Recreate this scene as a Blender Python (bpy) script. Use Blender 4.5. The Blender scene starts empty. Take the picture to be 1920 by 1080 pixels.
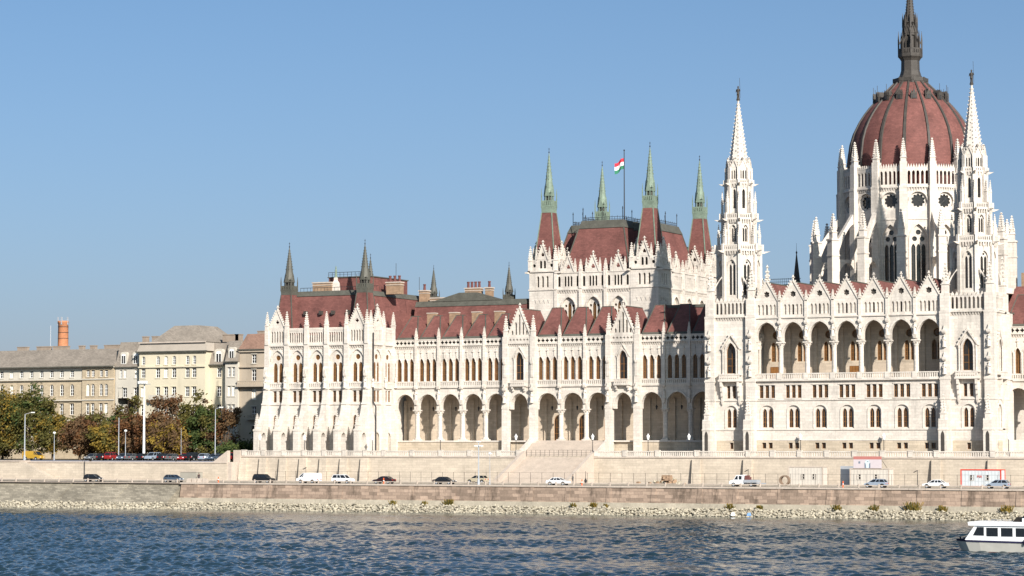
import bpy, math, random
from math import sin, cos, pi, radians as rad
from mathutils import Vector, Matrix, geometry
random.seed(7)
SC = bpy.context.scene
COL = SC.collection

# ------------------------------------------------------------------ camera, sky, sun, exposure
cam = bpy.data.cameras.new('camera'); camo = bpy.data.objects.new('camera', cam); COL.objects.link(camo)
cam.sensor_width = 36.0; cam.lens = 36.0 * 4600 / 1920; cam.clip_start = 1.0; cam.clip_end = 20000
camo.location = (154.6, -454.0, 12.5)
camo.rotation_euler = (pi / 2 + math.atan(295 / 4600), 0, rad(26.7))
SC.camera = camo
SUN_AZ, SUN_EL = rad(49), rad(26.5)          # azimuth from the facade's normal towards the right
world = bpy.data.worlds.new('World'); SC.world = world; world.use_nodes = True
wn = world.node_tree.nodes; bg = wn['Background']
sky = wn.new('ShaderNodeTexSky'); sky.sky_type = 'NISHITA'; sky.sun_disc = False
sky.sun_elevation = SUN_EL; sky.sun_rotation = pi - SUN_AZ
sky.altitude = 0; sky.air_density = 0.6; sky.dust_density = 1.5; sky.ozone_density = 4.0
wl = world.node_tree.links
wb = wn.new('ShaderNodeMix'); wb.data_type = 'RGBA'; wb.blend_type = 'MULTIPLY'; wb.inputs[0].default_value = 1; wb.inputs[7].default_value = (.90, 1.14, 1.1, 1)
wl.new(sky.outputs[0], wb.inputs[6])
tc = wn.new('ShaderNodeTexCoord'); sx = wn.new('ShaderNodeSeparateXYZ'); wl.new(tc.outputs['Generated'], sx.inputs[0])     # pale autumn haze low in the sky, the same all round
mx0 = wn.new('ShaderNodeMath'); mx0.operation = 'MAXIMUM'; mx0.inputs[1].default_value = 0; wl.new(sx.outputs[2], mx0.inputs[0])
m1 = wn.new('ShaderNodeMath'); m1.operation = 'MULTIPLY'; m1.inputs[1].default_value = -1 / .115; wl.new(mx0.outputs[0], m1.inputs[0])
m2 = wn.new('ShaderNodeMath'); m2.operation = 'EXPONENT'; wl.new(m1.outputs[0], m2.inputs[0])
m3 = wn.new('ShaderNodeMath'); m3.operation = 'MULTIPLY'; m3.inputs[1].default_value = .85; wl.new(m2.outputs[0], m3.inputs[0])
hz = wn.new('ShaderNodeMix'); hz.data_type = 'RGBA'; hz.inputs[7].default_value = (3.8, 3.75, 4.3, 1)
wl.new(m3.outputs[0], hz.inputs[0]); wl.new(wb.outputs[2], hz.inputs[6]); wl.new(hz.outputs[2], bg.inputs[0]); bg.inputs[1].default_value = 0.075
sun = bpy.data.lights.new('sun', 'SUN'); sun.energy = 5.0; sun.angle = rad(0.5); sun.color = (1.0, 0.94, 0.86)
suno = bpy.data.objects.new('sun', sun); COL.objects.link(suno)
sd = Vector((sin(SUN_AZ) * cos(SUN_EL), -cos(SUN_AZ) * cos(SUN_EL), sin(SUN_EL)))
suno.rotation_euler = (-sd).to_track_quat('-Z', 'Y').to_euler(); suno.location = (200, -300, 300)
SC.view_settings.view_transform = 'Standard'; SC.view_settings.look = 'None'
SC.view_settings.exposure = 0.62; SC.view_settings.gamma = 1.0
SC.render.resolution_x = 1024; SC.render.resolution_y = 576

# ------------------------------------------------------------------ materials
def mat(name, col, rough=.85, var=.1, scale=.6, brick=None, streak=0, bump=0, bscale=6, spec=.3, metal=0, fine=0, obvar=0, col2=None):
    m = bpy.data.materials.new(name); m.use_nodes = True
    nt = m.node_tree; N = nt.nodes; L = nt.links; b = N['Principled BSDF']
    b.inputs['Roughness'].default_value = rough; b.inputs['Metallic'].default_value = metal
    b.inputs['Specular IOR Level'].default_value = spec
    geo = N.new('ShaderNodeNewGeometry')
    def rgb(c, k=1): return (min(1, c[0] * k), min(1, c[1] * k), min(1, c[2] * k), 1)
    nz = N.new('ShaderNodeTexNoise'); nz.inputs['Scale'].default_value = scale; nz.inputs['Detail'].default_value = 5; nz.inputs['Roughness'].default_value = .6
    L.new(geo.outputs['Position'], nz.inputs['Vector'])
    rp = N.new('ShaderNodeMapRange'); rp.inputs[1].default_value = .3; rp.inputs[2].default_value = .7
    L.new(nz.outputs[0], rp.inputs[0])
    mx = N.new('ShaderNodeMix'); mx.data_type = 'RGBA'
    mx.inputs[6].default_value = rgb(col, 1 - var); mx.inputs[7].default_value = rgb(col2 or col, 1 + var)
    L.new(rp.outputs[0], mx.inputs[0]); cur = mx.outputs[2]; bumpsrc = None
    def mul(fac_out, lo, hi, cur):
        r = N.new('ShaderNodeMapRange'); r.inputs[3].default_value = lo; r.inputs[4].default_value = hi
        L.new(fac_out, r.inputs[0])
        k = N.new('ShaderNodeMix'); k.data_type = 'RGBA'; k.blend_type = 'MULTIPLY'; k.inputs[0].default_value = 1
        L.new(cur, k.inputs[6]); L.new(r.outputs[0], k.inputs[7]); return k.outputs[2], r
    if brick:
        bw, bh, mort, bvar = brick
        sp = N.new('ShaderNodeSeparateXYZ'); L.new(geo.outputs['Position'], sp.inputs[0])
        ad = N.new('ShaderNodeMath'); L.new(sp.outputs[0], ad.inputs[0]); L.new(sp.outputs[1], ad.inputs[1])
        cb = N.new('ShaderNodeCombineXYZ'); L.new(ad.outputs[0], cb.inputs[0]); L.new(sp.outputs[2], cb.inputs[1])
        br = N.new('ShaderNodeTexBrick'); br.inputs['Scale'].default_value = 1
        br.inputs['Brick Width'].default_value = bw; br.inputs['Row Height'].default_value = bh
        br.inputs['Mortar Size'].default_value = .03; br.inputs['Mortar Smooth'].default_value = .3
        br.inputs['Color1'].default_value = (1 - bvar,) * 3 + (1,); br.inputs['Color2'].default_value = (min(1.3, 1 + bvar),) * 3 + (1,)
        br.inputs['Mortar'].default_value = (mort,) * 3 + (1,)
        L.new(cb.outputs[0], br.inputs['Vector'])
        k = N.new('ShaderNodeMix'); k.data_type = 'RGBA'; k.blend_type = 'MULTIPLY'; k.inputs[0].default_value = 1
        L.new(cur, k.inputs[6]); L.new(br.outputs[0], k.inputs[7]); cur = k.outputs[2]; bumpsrc = br.outputs['Fac']
    if streak:
        mp = N.new('ShaderNodeMapping'); mp.inputs['Scale'].default_value = (.35, .35, .035)
        L.new(geo.outputs['Position'], mp.inputs[0])
        n2 = N.new('ShaderNodeTexNoise'); n2.inputs['Scale'].default_value = 1; n2.inputs['Detail'].default_value = 6; n2.inputs['Roughness'].default_value = .75
        L.new(mp.outputs[0], n2.inputs['Vector'])
        cur, r = mul(n2.outputs[0], 1, 1 - streak, cur); r.inputs[1].default_value = .52; r.inputs[2].default_value = .68
    if fine:
        n3 = N.new('ShaderNodeTexNoise'); n3.inputs['Scale'].default_value = 3.2; n3.inputs['Detail'].default_value = 3
        L.new(geo.outputs['Position'], n3.inputs['Vector'])
        cur, r = mul(n3.outputs[0], 1 - fine, 1 + fine, cur); r.inputs[1].default_value = .3; r.inputs[2].default_value = .7
    if obvar:
        oi = N.new('ShaderNodeObjectInfo'); cur, r = mul(oi.outputs['Random'], 1 - obvar, 1 + obvar, cur)
    L.new(cur, b.inputs['Base Color'])
    if bump:
        bp = N.new('ShaderNodeBump'); bp.inputs['Strength'].default_value = bump; bp.inputs['Distance'].default_value = .08
        if bumpsrc: bp.invert = True; L.new(bumpsrc, bp.inputs['Height'])
        else:
            n4 = N.new('ShaderNodeTexNoise'); n4.inputs['Scale'].default_value = bscale; n4.inputs['Detail'].default_value = 4
            L.new(geo.outputs['Position'], n4.inputs['Vector']); L.new(n4.outputs[0], bp.inputs['Height'])
        L.new(bp.outputs[0], b.inputs['Normal'])
    return m
M = {}
M['stone'] = mat('white_limestone', (.575, .52, .46), .9, .09, .25, brick=(1.5, .55, .83, .08), streak=.26, fine=.08)
M['carve'] = mat('carved_limestone', (.585, .53, .47), .9, .12, .9, streak=.22, fine=.12)
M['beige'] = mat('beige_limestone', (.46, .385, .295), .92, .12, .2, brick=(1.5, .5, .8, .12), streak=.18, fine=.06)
M['inner'] = mat('weathered_shaded_loggia_stone', (.47, .39, .305), .92, .12, .25, brick=(1.5, .5, .85, .1), streak=.15, fine=.06)  # weathered beige stone, toned darker so its colour carries some loggia shade
M['terr'] = mat('terrace_wall_stone', (.48, .41, .33), .92, .13, .15, brick=(1.6, .5, .84, .08), streak=.14, fine=.07)
M['quay'] = mat('pinkish_quay_blocks', (.285, .21, .16), .92, .12, .12, brick=(1.7, .6, .66, .3), streak=.6, fine=.1)
M['foot'] = mat('quay_footing_concrete', (.34, .3, .235), .95, .18, .3, streak=.3, fine=.1)
M['bank'] = mat('sloped_stone_paving', (.25, .22, .17), .95, .3, .12, brick=(1.2, .35, .7, .25), fine=.16)
M['cap'] = mat('pale_coping', (.45, .38, .32), .9, .1, .5, fine=.08)
M['roof'] = mat('red_roof_tile', (.165, .066, .056), .8, .22, .3, brick=(.7, .3, .78, .14), streak=.22, fine=.1)
M['lead'] = mat('weathered_roof_metal', (.088, .085, .07), .6, .2, .6, fine=.12)
M['dark'] = mat('dark_patina_metal', (.055, .048, .042), .6, .2, .8, fine=.1)
M['green'] = mat('green_copper', (.17, .22, .17), .7, .22, .9, fine=.1)
M['iron'] = mat('black_iron', (.03, .03, .032), .5, .1, 2)
M['wood'] = mat('brown_window_wood', (.21, .095, .028), .6, .2, 1.5)
M['glass'] = mat('dark_window_glass', (.022, .018, .015), .08, .3, .5, spec=.6)
M['leaded'] = mat('amber_leaded_glass', (.098, .05, .019), .2, .35, 2.2, spec=.5)
M['brickch'] = mat('brown_chimney_brick', (.3, .2, .13), .9, .15, 1, brick=(.5, .2, .8, .15))
M['pot'] = mat('dark_red_clay_pot', (.13, .05, .045), .8, .1, 2)
M['asph'] = mat('asphalt', (.07, .062, .058), .9, .15, .4, fine=.1)
M['pave'] = mat('pale_paving', (.36, .31, .25), .95, .15, .4, fine=.1)
M['earth'] = mat('city_ground', (.2, .17, .13), .95, .25, .05, fine=.15)
M['white'] = mat('white_paint', (.8, .8, .78), .4, .04, 1)
M['lamp'] = mat('milky_lamp_glass', (.8, .8, .78), .2, .03, 1, spec=.5)
M['grey'] = mat('galvanised_steel', (.42, .44, .47), .45, .06, 1, metal=.3)
M['rubber'] = mat('black_rubber', (.02, .02, .02), .8, .1, 3)
M['red'] = mat('red_paint', (.55, .06, .035), .5, .06, 1)
M['stones'] = mat('riprap_stone', (.36, .32, .245), .95, .3, .8, fine=.25)

# ------------------------------------------------------------------ mesh building
PW = {}
def link(name, data, parent=None, loc=(0, 0, 0), rz=0, sc=1.0, kind=None):
    o = bpy.data.objects.new(name, data); COL.objects.link(o)
    loc = Vector(loc); PW[o] = loc
    if parent is not None: o.parent = parent; loc = loc - PW[parent]
    o.location = loc
    if rz: o.rotation_euler = (0, 0, rz)
    if sc != 1.0: o.scale = sc if isinstance(sc, (tuple, list)) else (sc, sc, sc)
    if kind: o['kind'] = kind
    return o
def tag(o, label, cat, group=None):
    o['label'] = label; o['category'] = cat
    if group: o['group'] = group
    return o
def thing(name, label, cat, loc=(0, 0, 0), group=None): return tag(link(name, None, None, loc), label, cat, group)

class Fr:                                  # a facade frame: u along the wall, v into the wall, outward normal (sin r, -cos r)
    def __init__(s, x=0, y=0, r=0): s.x, s.y, s.r = x, y, r
    def pt(s, u, v, z): return Vector((s.x + u * cos(s.r) - v * sin(s.r), s.y + u * sin(s.r) + v * cos(s.r), z))
    def sub(s, u, v, r=0): p = s.pt(u, v, 0); return Fr(p.x, p.y, s.r + r)
F0 = Fr()

def arch(cx, w, z0, zs, zt, n=5):
    a = w / 2; h = zt - zs; p = [(cx - a, z0), (cx + a, z0)]
    if h < 1e-4: return p + [(cx + a, zs), (cx - a, zs)]
    R = (a * a + h * h) / (2 * a); t1 = math.atan2(h, R - a)
    r = [(cx + a - R + R * cos(t1 * i / n), zs + R * sin(t1 * i / n)) for i in range(n + 1)]
    return p + r + [(2 * cx - x, z) for x, z in reversed(r[:-1])]
def circ(cx, cz, r, n=12): return [(cx + r * cos(2 * pi * i / n), cz + r * sin(2 * pi * i / n)) for i in range(n)]
def foil(cx, cz, r, k=4, n=4, d=.3):
    N = k * n * 2
    return [(cx + r * (1 - d * (1 - abs(cos(k / 2 * a)))) * cos(a + pi / 2), cz + r * (1 - d * (1 - abs(cos(k / 2 * a)))) * sin(a + pi / 2)) for a in [2 * pi * i / N for i in range(N)]]
def rect(x0, x1, z0, z1): return [(x0, z0), (x1, z0), (x1, z1), (x0, z1)]

class MB:
    def __init__(s, *mats): s.v = []; s.f = []; s.mi = []; s.fr = F0; s.m = 0; s.mats = list(mats)
    def at(s, fr): s.fr = fr; return s
    def use(s, m):
        if m not in s.mats: s.mats.append(m)
        s.m = s.mats.index(m); return s
    def add(s, vs, fs):
        b = len(s.v); s.v += [s.fr.pt(*p) for p in vs]
        for f in fs: s.f.append([b + i for i in f]); s.mi.append(s.m)
    def box(s, x0, x1, y0, y1, z0, z1):
        s.add([(x0, y0, z0), (x1, y0, z0), (x1, y1, z0), (x0, y1, z0), (x0, y0, z1), (x1, y0, z1), (x1, y1, z1), (x0, y1, z1)],
              [(0, 3, 2, 1), (4, 5, 6, 7), (0, 1, 5, 4), (1, 2, 6, 5), (2, 3, 7, 6), (3, 0, 4, 7)])
    def taper(s, x0, x1, y0, y1, z0, a0, a1, b0, b1, z1):
        s.add([(x0, y0, z0), (x1, y0, z0), (x1, y1, z0), (x0, y1, z0), (a0, b0, z1), (a1, b0, z1), (a1, b1, z1), (a0, b1, z1)],
              [(0, 3, 2, 1), (4, 5, 6, 7), (0, 1, 5, 4), (1, 2, 6, 5), (2, 3, 7, 6), (3, 0, 4, 7)])
    def panel(s, out, holes, y, d, outer=False, back=False):
        loops = [out] + list(holes); pts = [p for l in loops for p in l]
        tri = geometry.tessellate_polygon([[Vector((x, z, 0)) for x, z in l] for l in loops])
        s.add([(x, y, z) for x, z in pts], tri)
        if back: s.add([(x, y + d, z) for x, z in pts], tri)
        for i, l in enumerate(loops):
            if i == 0 and not outer: continue
            n = len(l)
            s.add([(x, y, z) for x, z in l] + [(x, y + d, z) for x, z in l], [(j, (j + 1) % n, n + (j + 1) % n, n + j) for j in range(n)])
    def prism(s, poly, y0, y1, holes=()): s.panel(poly, holes, y0, y1 - y0, True, True)
    def side(s, poly, x0, x1, holes=()):   # profile in (v, z) swept along u
        loops = [poly] + list(holes); pts = [p for l in loops for p in l]
        tri = geometry.tessellate_polygon([[Vector((a, z, 0)) for a, z in l] for l in loops])
        s.add([(x0, a, z) for a, z in pts], tri); s.add([(x1, a, z) for a, z in pts], tri)
        for l in loops:
            n = len(l)
            s.add([(x0, a, z) for a, z in l] + [(x1, a, z) for a, z in l], [(j, (j + 1) % n, n + (j + 1) % n, n + j) for j in range(n)])
    def lathe(s, cx, cy, prof, n=8, rot=0, cap=True):
        vs = []; fs = []
        for r, z in prof:
            for i in range(n): a = rot + 2 * pi * i / n; vs.append((cx + r * cos(a), cy + r * sin(a), z))
        for k in range(len(prof) - 1):
            for i in range(n): j = (i + 1) % n; fs.append((k * n + i, k * n + j, (k + 1) * n + j, (k + 1) * n + i))
        if cap: fs.append(list(range(n))[::-1]); fs.append([(len(prof) - 1) * n + i for i in range(n)])
        s.add(vs, fs)
    def sq(s, cx, cy, prof): s.lathe(cx, cy, [(r * 2 ** .5, z) for r, z in prof], 4, pi / 4)
    def tube(s, p, q, r0, r1=None, n=6):
        p = Vector(p); q = Vector(q); d = (q - p).normalized(); r1 = r0 if r1 is None else r1
        a = d.orthogonal().normalized(); b = d.cross(a); vs = []
        for c, r in ((p, r0), (q, r1)):
            for i in range(n): t = 2 * pi * i / n; w = c + a * (r * cos(t)) + b * (r * sin(t)); vs.append(tuple(w))
        s.add(vs, [(i, (i + 1) % n, n + (i + 1) % n, n + i) for i in range(n)] + [list(range(n))[::-1], list(range(n, 2 * n))])
    def quad(s, *p): s.add(p, [tuple(range(len(p)))])
    def mesh(s, name, org=(0, 0, 0), smooth=False):
        o = Vector(org); me = bpy.data.meshes.new(name); me.from_pydata([tuple(v - o) for v in s.v], [], s.f)
        for m in s.mats: me.materials.append(M[m] if isinstance(m, str) else m)
        me.polygons.foreach_set('material_index', s.mi)
        if smooth: me.polygons.foreach_set('use_smooth', [True] * len(s.f))
        me.update(); return me
    def build(s, name, parent=None, org=(0, 0, 0), smooth=False, kind=None): return link(name, s.mesh(name, org, smooth), parent, org, kind=kind)

CACHE = {}
def cached(key, fn):
    if key not in CACHE: CACHE[key] = fn()
    return CACHE[key]
def put(name, me, parent, fr, u, v, z, rz=0, sc=1.0): return link(name, me, parent, fr.pt(u, v, z), fr.r + rz, sc)

def win(parent, fr, u, v, z0, w, h, rise=0, nx=1, nz=2, name='window', fm='wood', gm='glass', t=.09):
    def mk():
        b = MB(fm, gm); o = arch(0, w, 0, h - rise, h); i = arch(0, w - 2 * t, t, h - rise, h - t * 1.2)
        n = len(o); b.add([(x, 0, z) for x, z in o] + [(x, 0, z) for x, z in i] + [(x, .08, z) for x, z in i],
              [(j, (j + 1) % n, n + (j + 1) % n, n + j) for j in range(n)] + [(n + j, n + (j + 1) % n, 2 * n + (j + 1) % n, 2 * n + j) for j in range(n)])
        for k in range(1, nx): x = -w / 2 + w * k / nx; b.box(x - .045, x + .045, .01, .06, t, h - rise * (.5 if nx > 2 else .1) - t)
        for k in range(1, nz): z = (h - rise) * k / nz + .1; b.box(-w / 2 + t, w / 2 - t, .012, .058, z - .04, z + .04)
        b.use(gm); b.panel(o, [], .07, .01); return b.mesh('window')
    return put(name, cached(('win', w, h, rise, nx, nz, fm, gm, t), mk), parent, fr, u, v, z0)
def roundel(parent, fr, u, v, z, r, fm='wood', gm='leaded', name='round_window'):
    def mk():
        b = MB(gm, fm); b.panel(circ(0, 0, r), [], .06, .01); b.use(fm); b.panel(circ(0, 0, r), [circ(0, 0, r * .82)], 0, .05)
        for a in range(4): b.at(F0); t = a * pi / 4; b.tube((-r * cos(t), .03, -r * sin(t)), (r * cos(t), .03, r * sin(t)), .025, n=4)
        return b.mesh('round_window')
    return put(name, cached(('rnd', r, fm, gm), mk), parent, fr, u, v, z)

def pinn_mesh(w, hs, hp, m='carve', k=5):
    def mk():
        b = MB(m); b.sq(0, 0, [(w / 2, 0), (w / 2, hs), (w * .62, hs), (w * .62, hs + .12), (w * .44, hs + .14)])
        for r in range(4):
            b.at(Fr(0, 0, r * pi / 2)); g = hs + .12
            b.prism([(-w * .42, g), (w * .42, g), (0, g + w * 1.0)], -w * .52, -w * .36)
            b.at(F0)
        b.sq(0, 0, [(w * .42, hs + .13), (w * .06, hs + hp * .9)])
        for i in range(1, k + 1):
            t = i / (k + 1.2); z = hs + .13 + t * hp * .87; rr = w * (.42 * (1 - t) + .06 * t); c = w * .13
            for sx in (-1, 1):
                for sy in (-1, 1): b.taper(sx * rr - c, sx * rr + c, sy * rr - c, sy * rr + c, z, sx * rr - c * .4 + sx * c * .5, sx * rr + c * .4 + sx * c * .5, sy * rr - c * .4 + sy * c * .5, sy * rr + c * .4 + sy * c * .5, z + c * 2.2)
        z = hs + hp * .88; b.sq(0, 0, [(w * .06, z), (w * .2, z + w * .18), (w * .08, z + w * .36), (w * .05, hs + hp)])
        return b.mesh('pinnacle')
    return cached(('pin', w, hs, hp, m, k), mk)
def pinn(parent, fr, u, v, z, w, hs, hp, m='carve', k=5): return put('pinnacle', pinn_mesh(w, hs, hp, m, k), parent, fr, u, v, z)

def statue_mesh(m='carve'):
    def mk():
        b = MB(m); b.lathe(0, 0, [(.42, 0), (.42, .25), (.3, .3)], 8)
        b.lathe(0, 0, [(.34, .3), (.3, .8), (.25, 1.2), (.3, 1.55), (.27, 1.72), (.1, 1.82), (.09, 1.9), (.15, 2.0), (.15, 2.12), (.07, 2.22)], 8)
        b.tube((-.27, 0, 1.66), (-.34, -.12, 1.2), .09, .07); b.tube((-.34, -.12, 1.2), (-.12, -.32, 1.15), .07, .06)
        b.tube((.27, 0, 1.66), (.36, -.1, 1.25), .09, .07); b.tube((.36, -.1, 1.25), (.3, -.34, 1.4), .07, .06)
        return b.mesh('statue')
    return cached(('statue', m), mk)
def column_mesh(r, h, m='stone'):
    def mk():
        b = MB(m); b.sq(0, 0, [(r * 1.5, 0), (r * 1.5, .25)]); b.lathe(0, 0, [(r * 1.4, .25), (r * 1.4, .4), (r * 1.08, .6), (r, .7), (r * .97, h - 1.15), (r * 1.15, h - 1.1), (r * 1.15, h - 1.0), (r, h - .98), (r * 1.1, h - .7), (r * 1.45, h - .25)], 12)
        b.sq(0, 0, [(r * 1.5, h - .25), (r * 1.5, h)])
        for i in range(8): a = pi / 8 + i * pi / 4; b.tube((r * 1.05 * cos(a), r * 1.05 * sin(a), h - .75), (r * 1.45 * cos(a), r * 1.45 * sin(a), h - .4), .09 * r / .45, .12 * r / .45, 4)
        return b.mesh('column')
    return cached(('col', r, h, m), mk)

def balustrade(b, u0, u1, v, z0, h, pitch=.5, th=.28):
    b.box(u0, u1, v - th / 2, v + th / 2, z0, z0 + h * .16); b.box(u0, u1, v - th * .62, v + th * .62, z0 + h * .82, z0 + h)
    n = max(1, int((u1 - u0) / pitch)); p = (u1 - u0) / n
    for i in range(n):
        x = u0 + (i + .5) * p; c = p * .27; b.box(x - c, x + c, v - c * .8, v + c * .8, z0 + h * .16, z0 + h * .82)
def corbels(b, u0, u1, v, z, h=.4, pitch=.62, d=.3):
    n = max(1, int((u1 - u0) / pitch)); p = (u1 - u0) / n
    for i in range(n): x = u0 + (i + .5) * p; b.taper(x - p * .26, x + p * .26, v - d * .3, v, z, x - p * .26, x + p * .26, v - d, v, z + h)
def gable(b, cx, w, z0, zt, y0, y1, holes=(), n=8, fin=.9):
    a = w / 2; b.prism([(cx - a, z0), (cx + a, z0), (cx, zt)], y0, y1, holes)
    L = math.hypot(a, zt - z0); dx, dz = a / L, (zt - z0) / L; t = .16
    for sg in (-1, 1):                       # raking coping and its crockets
        ox, oz = sg * dz * t, dx * t
        b.prism([(cx + sg * a + ox, z0 + oz - .1), (cx + sg * a - ox * .6, z0 - oz * .6 - .1), (cx - sg * .0 - ox * .6, zt - oz * .6), (cx + ox * 0, zt + oz * 2.2)], y0 - .18, y1 + .02)
        for i in range(1, n):
            s_ = i / n; x = cx + sg * a * (1 - s_) + ox * 1.3; z = z0 + (zt - z0) * s_ + oz * 1.3
            b.taper(x - .1, x + .1, y0 - .12, y0 + .14, z - .05, x + sg * .12 - .07, x + sg * .12 + .07, y0 - .08, y0 + .1, z + .28)
    y = (y0 + y1) / 2
    b.sq(cx, y, [(.13, zt), (.1, zt + fin * .35), (.3, zt + fin * .5), (.12, zt + fin * .68), (.1, zt + fin)])
def lancets(cx, w, n, z0, zt, gap=.32):
    p = w / n; ww = p * (1 - gap); return [arch(cx - w / 2 + p * (i + .5), ww, z0, zt - ww * .75, zt, 3) for i in range(n)]
# ------------------------------------------------------------------ land and water
C = 3.4                                     # X of the parliament's axis
XW0, XW1 = -420, 260
b = MB('earth'); b.quad((-4000, -15.45, 9.2), (4000, -15.45, 9.2), (4000, 6000, 9.2), (-4000, 6000, 9.2)); b.build('ground', kind='structure')
b = MB('pave'); b.quad((XW0, -46, 4.95), (XW1, -46, 4.95), (XW1, -18, 4.95), (XW0, -18, 4.95)); b.build('lower_embankment', kind='structure')
b = MB('asph'); b.box(XW0, XW1, -44.6, -33, 4.5, 5.02); b.build('road', kind='structure')
b = MB('pave'); b.box(XW0, XW1, -33, -18, 4.6, 5.17); b.box(XW0, XW1, -33.25, -33.0, 4.6, 5.2); b.build('pavement', kind='structure')
b = MB('white')
x = XW0
while x < XW1: b.quad((x, -38.9, 5.024), (x + 3, -38.9, 5.024), (x + 3, -38.75, 5.024), (x, -38.75, 5.024)); x += 9
b.build('lane_marking', kind='structure')
def water_mat():
    m = bpy.data.materials.new('river_water'); m.use_nodes = True; nt = m.node_tree; N = nt.nodes; L = nt.links; p = N['Principled BSDF']
    p.inputs['Base Color'].default_value = (.016, .034, .045, 1); p.inputs['Roughness'].default_value = .1; p.inputs['IOR'].default_value = 1.33
    g = N.new('ShaderNodeNewGeometry'); n = N.new('ShaderNodeTexNoise'); n.inputs['Scale'].default_value = 1.6; n.inputs['Detail'].default_value = 3; L.new(g.outputs['Position'], n.inputs['Vector'])
    bp = N.new('ShaderNodeBump'); bp.inputs['Strength'].default_value = .5; bp.inputs['Distance'].default_value = .12; L.new(n.outputs[0], bp.inputs['Height']); L.new(bp.outputs[0], p.inputs['Normal']); return m
M['water'] = water_mat()
import numpy as np
def river():
    rs = np.random.RandomState(4); ny, nx = 720, 760
    ys = -47 - 220 * np.linspace(0, 1, ny); t = np.linspace(0, 1, ny)
    xl = (-205 + 140 * t)[:, None]; xr = (95 + 55 * t)[:, None]; X = xl + (xr - xl) * np.linspace(0, 1, nx)[None, :]; Y = np.repeat(ys[:, None], nx, 1); Z = np.zeros_like(X)
    for i in range(46):
        lam = .95 * 3.6 ** rs.rand(); a = rs.normal(rad(-115), .7); k = 2 * pi / lam; amp = .029 * lam ** .95 * (.5 + rs.rand())
        ph = k * (X * cos(a) + Y * sin(a)) + rs.rand() * 6.28
        Z += amp * .42 * np.sin(ph)
    gust = .8 + .22 * np.sin(X * .031 + Y * .05 + 1.3 * np.sin(Y * .021)) + .16 * np.sin(X * .083 - Y * .11 + 1.7 * np.sin(X * .03)) + .12 * np.sin(X * .02 + Y * .21) ; calm = np.clip((-Y - 53) / 65, .12, 1)
    Z = Z * gust * calm
    v = np.stack([X, Y, Z], -1).reshape(-1, 3); idx = np.arange(ny * nx).reshape(ny, nx)
    f = np.stack([idx[:-1, :-1], idx[1:, :-1], idx[1:, 1:], idx[:-1, 1:]], -1).reshape(-1, 4)
    far = np.array([(-3000, -1500, -.7), (3000, -1500, -.7), (3000, -44, -.7), (-3000, -44, -.7)], float); v = np.vstack([v, far]); f = np.vstack([f, [[len(v) - 4, len(v) - 3, len(v) - 2, len(v) - 1]]])
    me = bpy.data.meshes.new('river'); me.vertices.add(len(v)); me.vertices.foreach_set('co', v.ravel()); me.loops.add(len(f) * 4); me.loops.foreach_set('vertex_index', f.ravel().astype(np.int32)); me.polygons.add(len(f)); me.polygons.foreach_set('loop_start', np.arange(0, len(f) * 4, 4, dtype=np.int32)); me.polygons.foreach_set('use_smooth', np.ones(len(f), bool)); me.update(calc_edges=True); me.materials.append(M['water']); return me
link('river', river(), kind='structure')
# quay wall (ends at X=-124 in the left; a paved slope goes on from there)
qw = tag(link('quay_wall', None, None, (0, -46, 0)), 'long pinkish stone block quay wall between road and river', 'quay wall')
b = MB('quay'); b.taper(-124, XW1, -47.0, -44.4, 2.15, -124, XW1, -46.4, -44.4, 4.86); b.build('wall_face', qw, (0, -46, 0))
b = MB('cap')
x = -124.2
while x < XW1: b.box(x, min(x + 2.96, XW1), -46.62, -44.9, 4.86, 5.16); x += 3
b.build('coping', qw, (0, -46, 0))
b = MB('foot'); b.taper(-124.3, XW1, -48.2, -45, -.5, -124.3, XW1, -47.3, -45, 2.15); b.build('footing', qw, (0, -46, 0))
for i in range(34):
    x = -120 + i * 8.2 + random.uniform(-1, 1)
    def mk():
        c = MB('quay'); c.taper(-.45, .45, -.66, .3, 2.2, -.45, .45, -.06, .3, 4.84); return c.mesh('buttress_strip')
    link('buttress_strip', cached('strip', mk), qw, (x, -46.45, 0))
b = MB('bank', 'cap'); b.side([(-45, 4.98), (-52.5, .3), (-52.5, -1), (-44, -1), (-44, 4.98)], XW0, -124.4)
for x in (-137.5, -146, -151.5): b.side([(-45, 5.12), (-50.5, 1.66), (-50.5, 1.2), (-45, 4.7)], x - .25, x + .25)
b.use('cap'); b.box(XW0, -124.4, -45.3, -44.6, 4.5, 5.06)
b.build('paved_bank', kind='structure')
b = MB('cap')                               # steps down the sloped bank at the far left
for i in range(16): b.box(-189.5 - i * .15, -186.5 - i * .15, -45.6 - i * .47, -45.1 - i * .47, 4.4 - i * .29, 5.2 - i * .29)
tag(b.build('bank_stairs', org=(-188, -48, 3)), 'narrow stone steps down the sloped bank at the far left', 'stairs')
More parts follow.
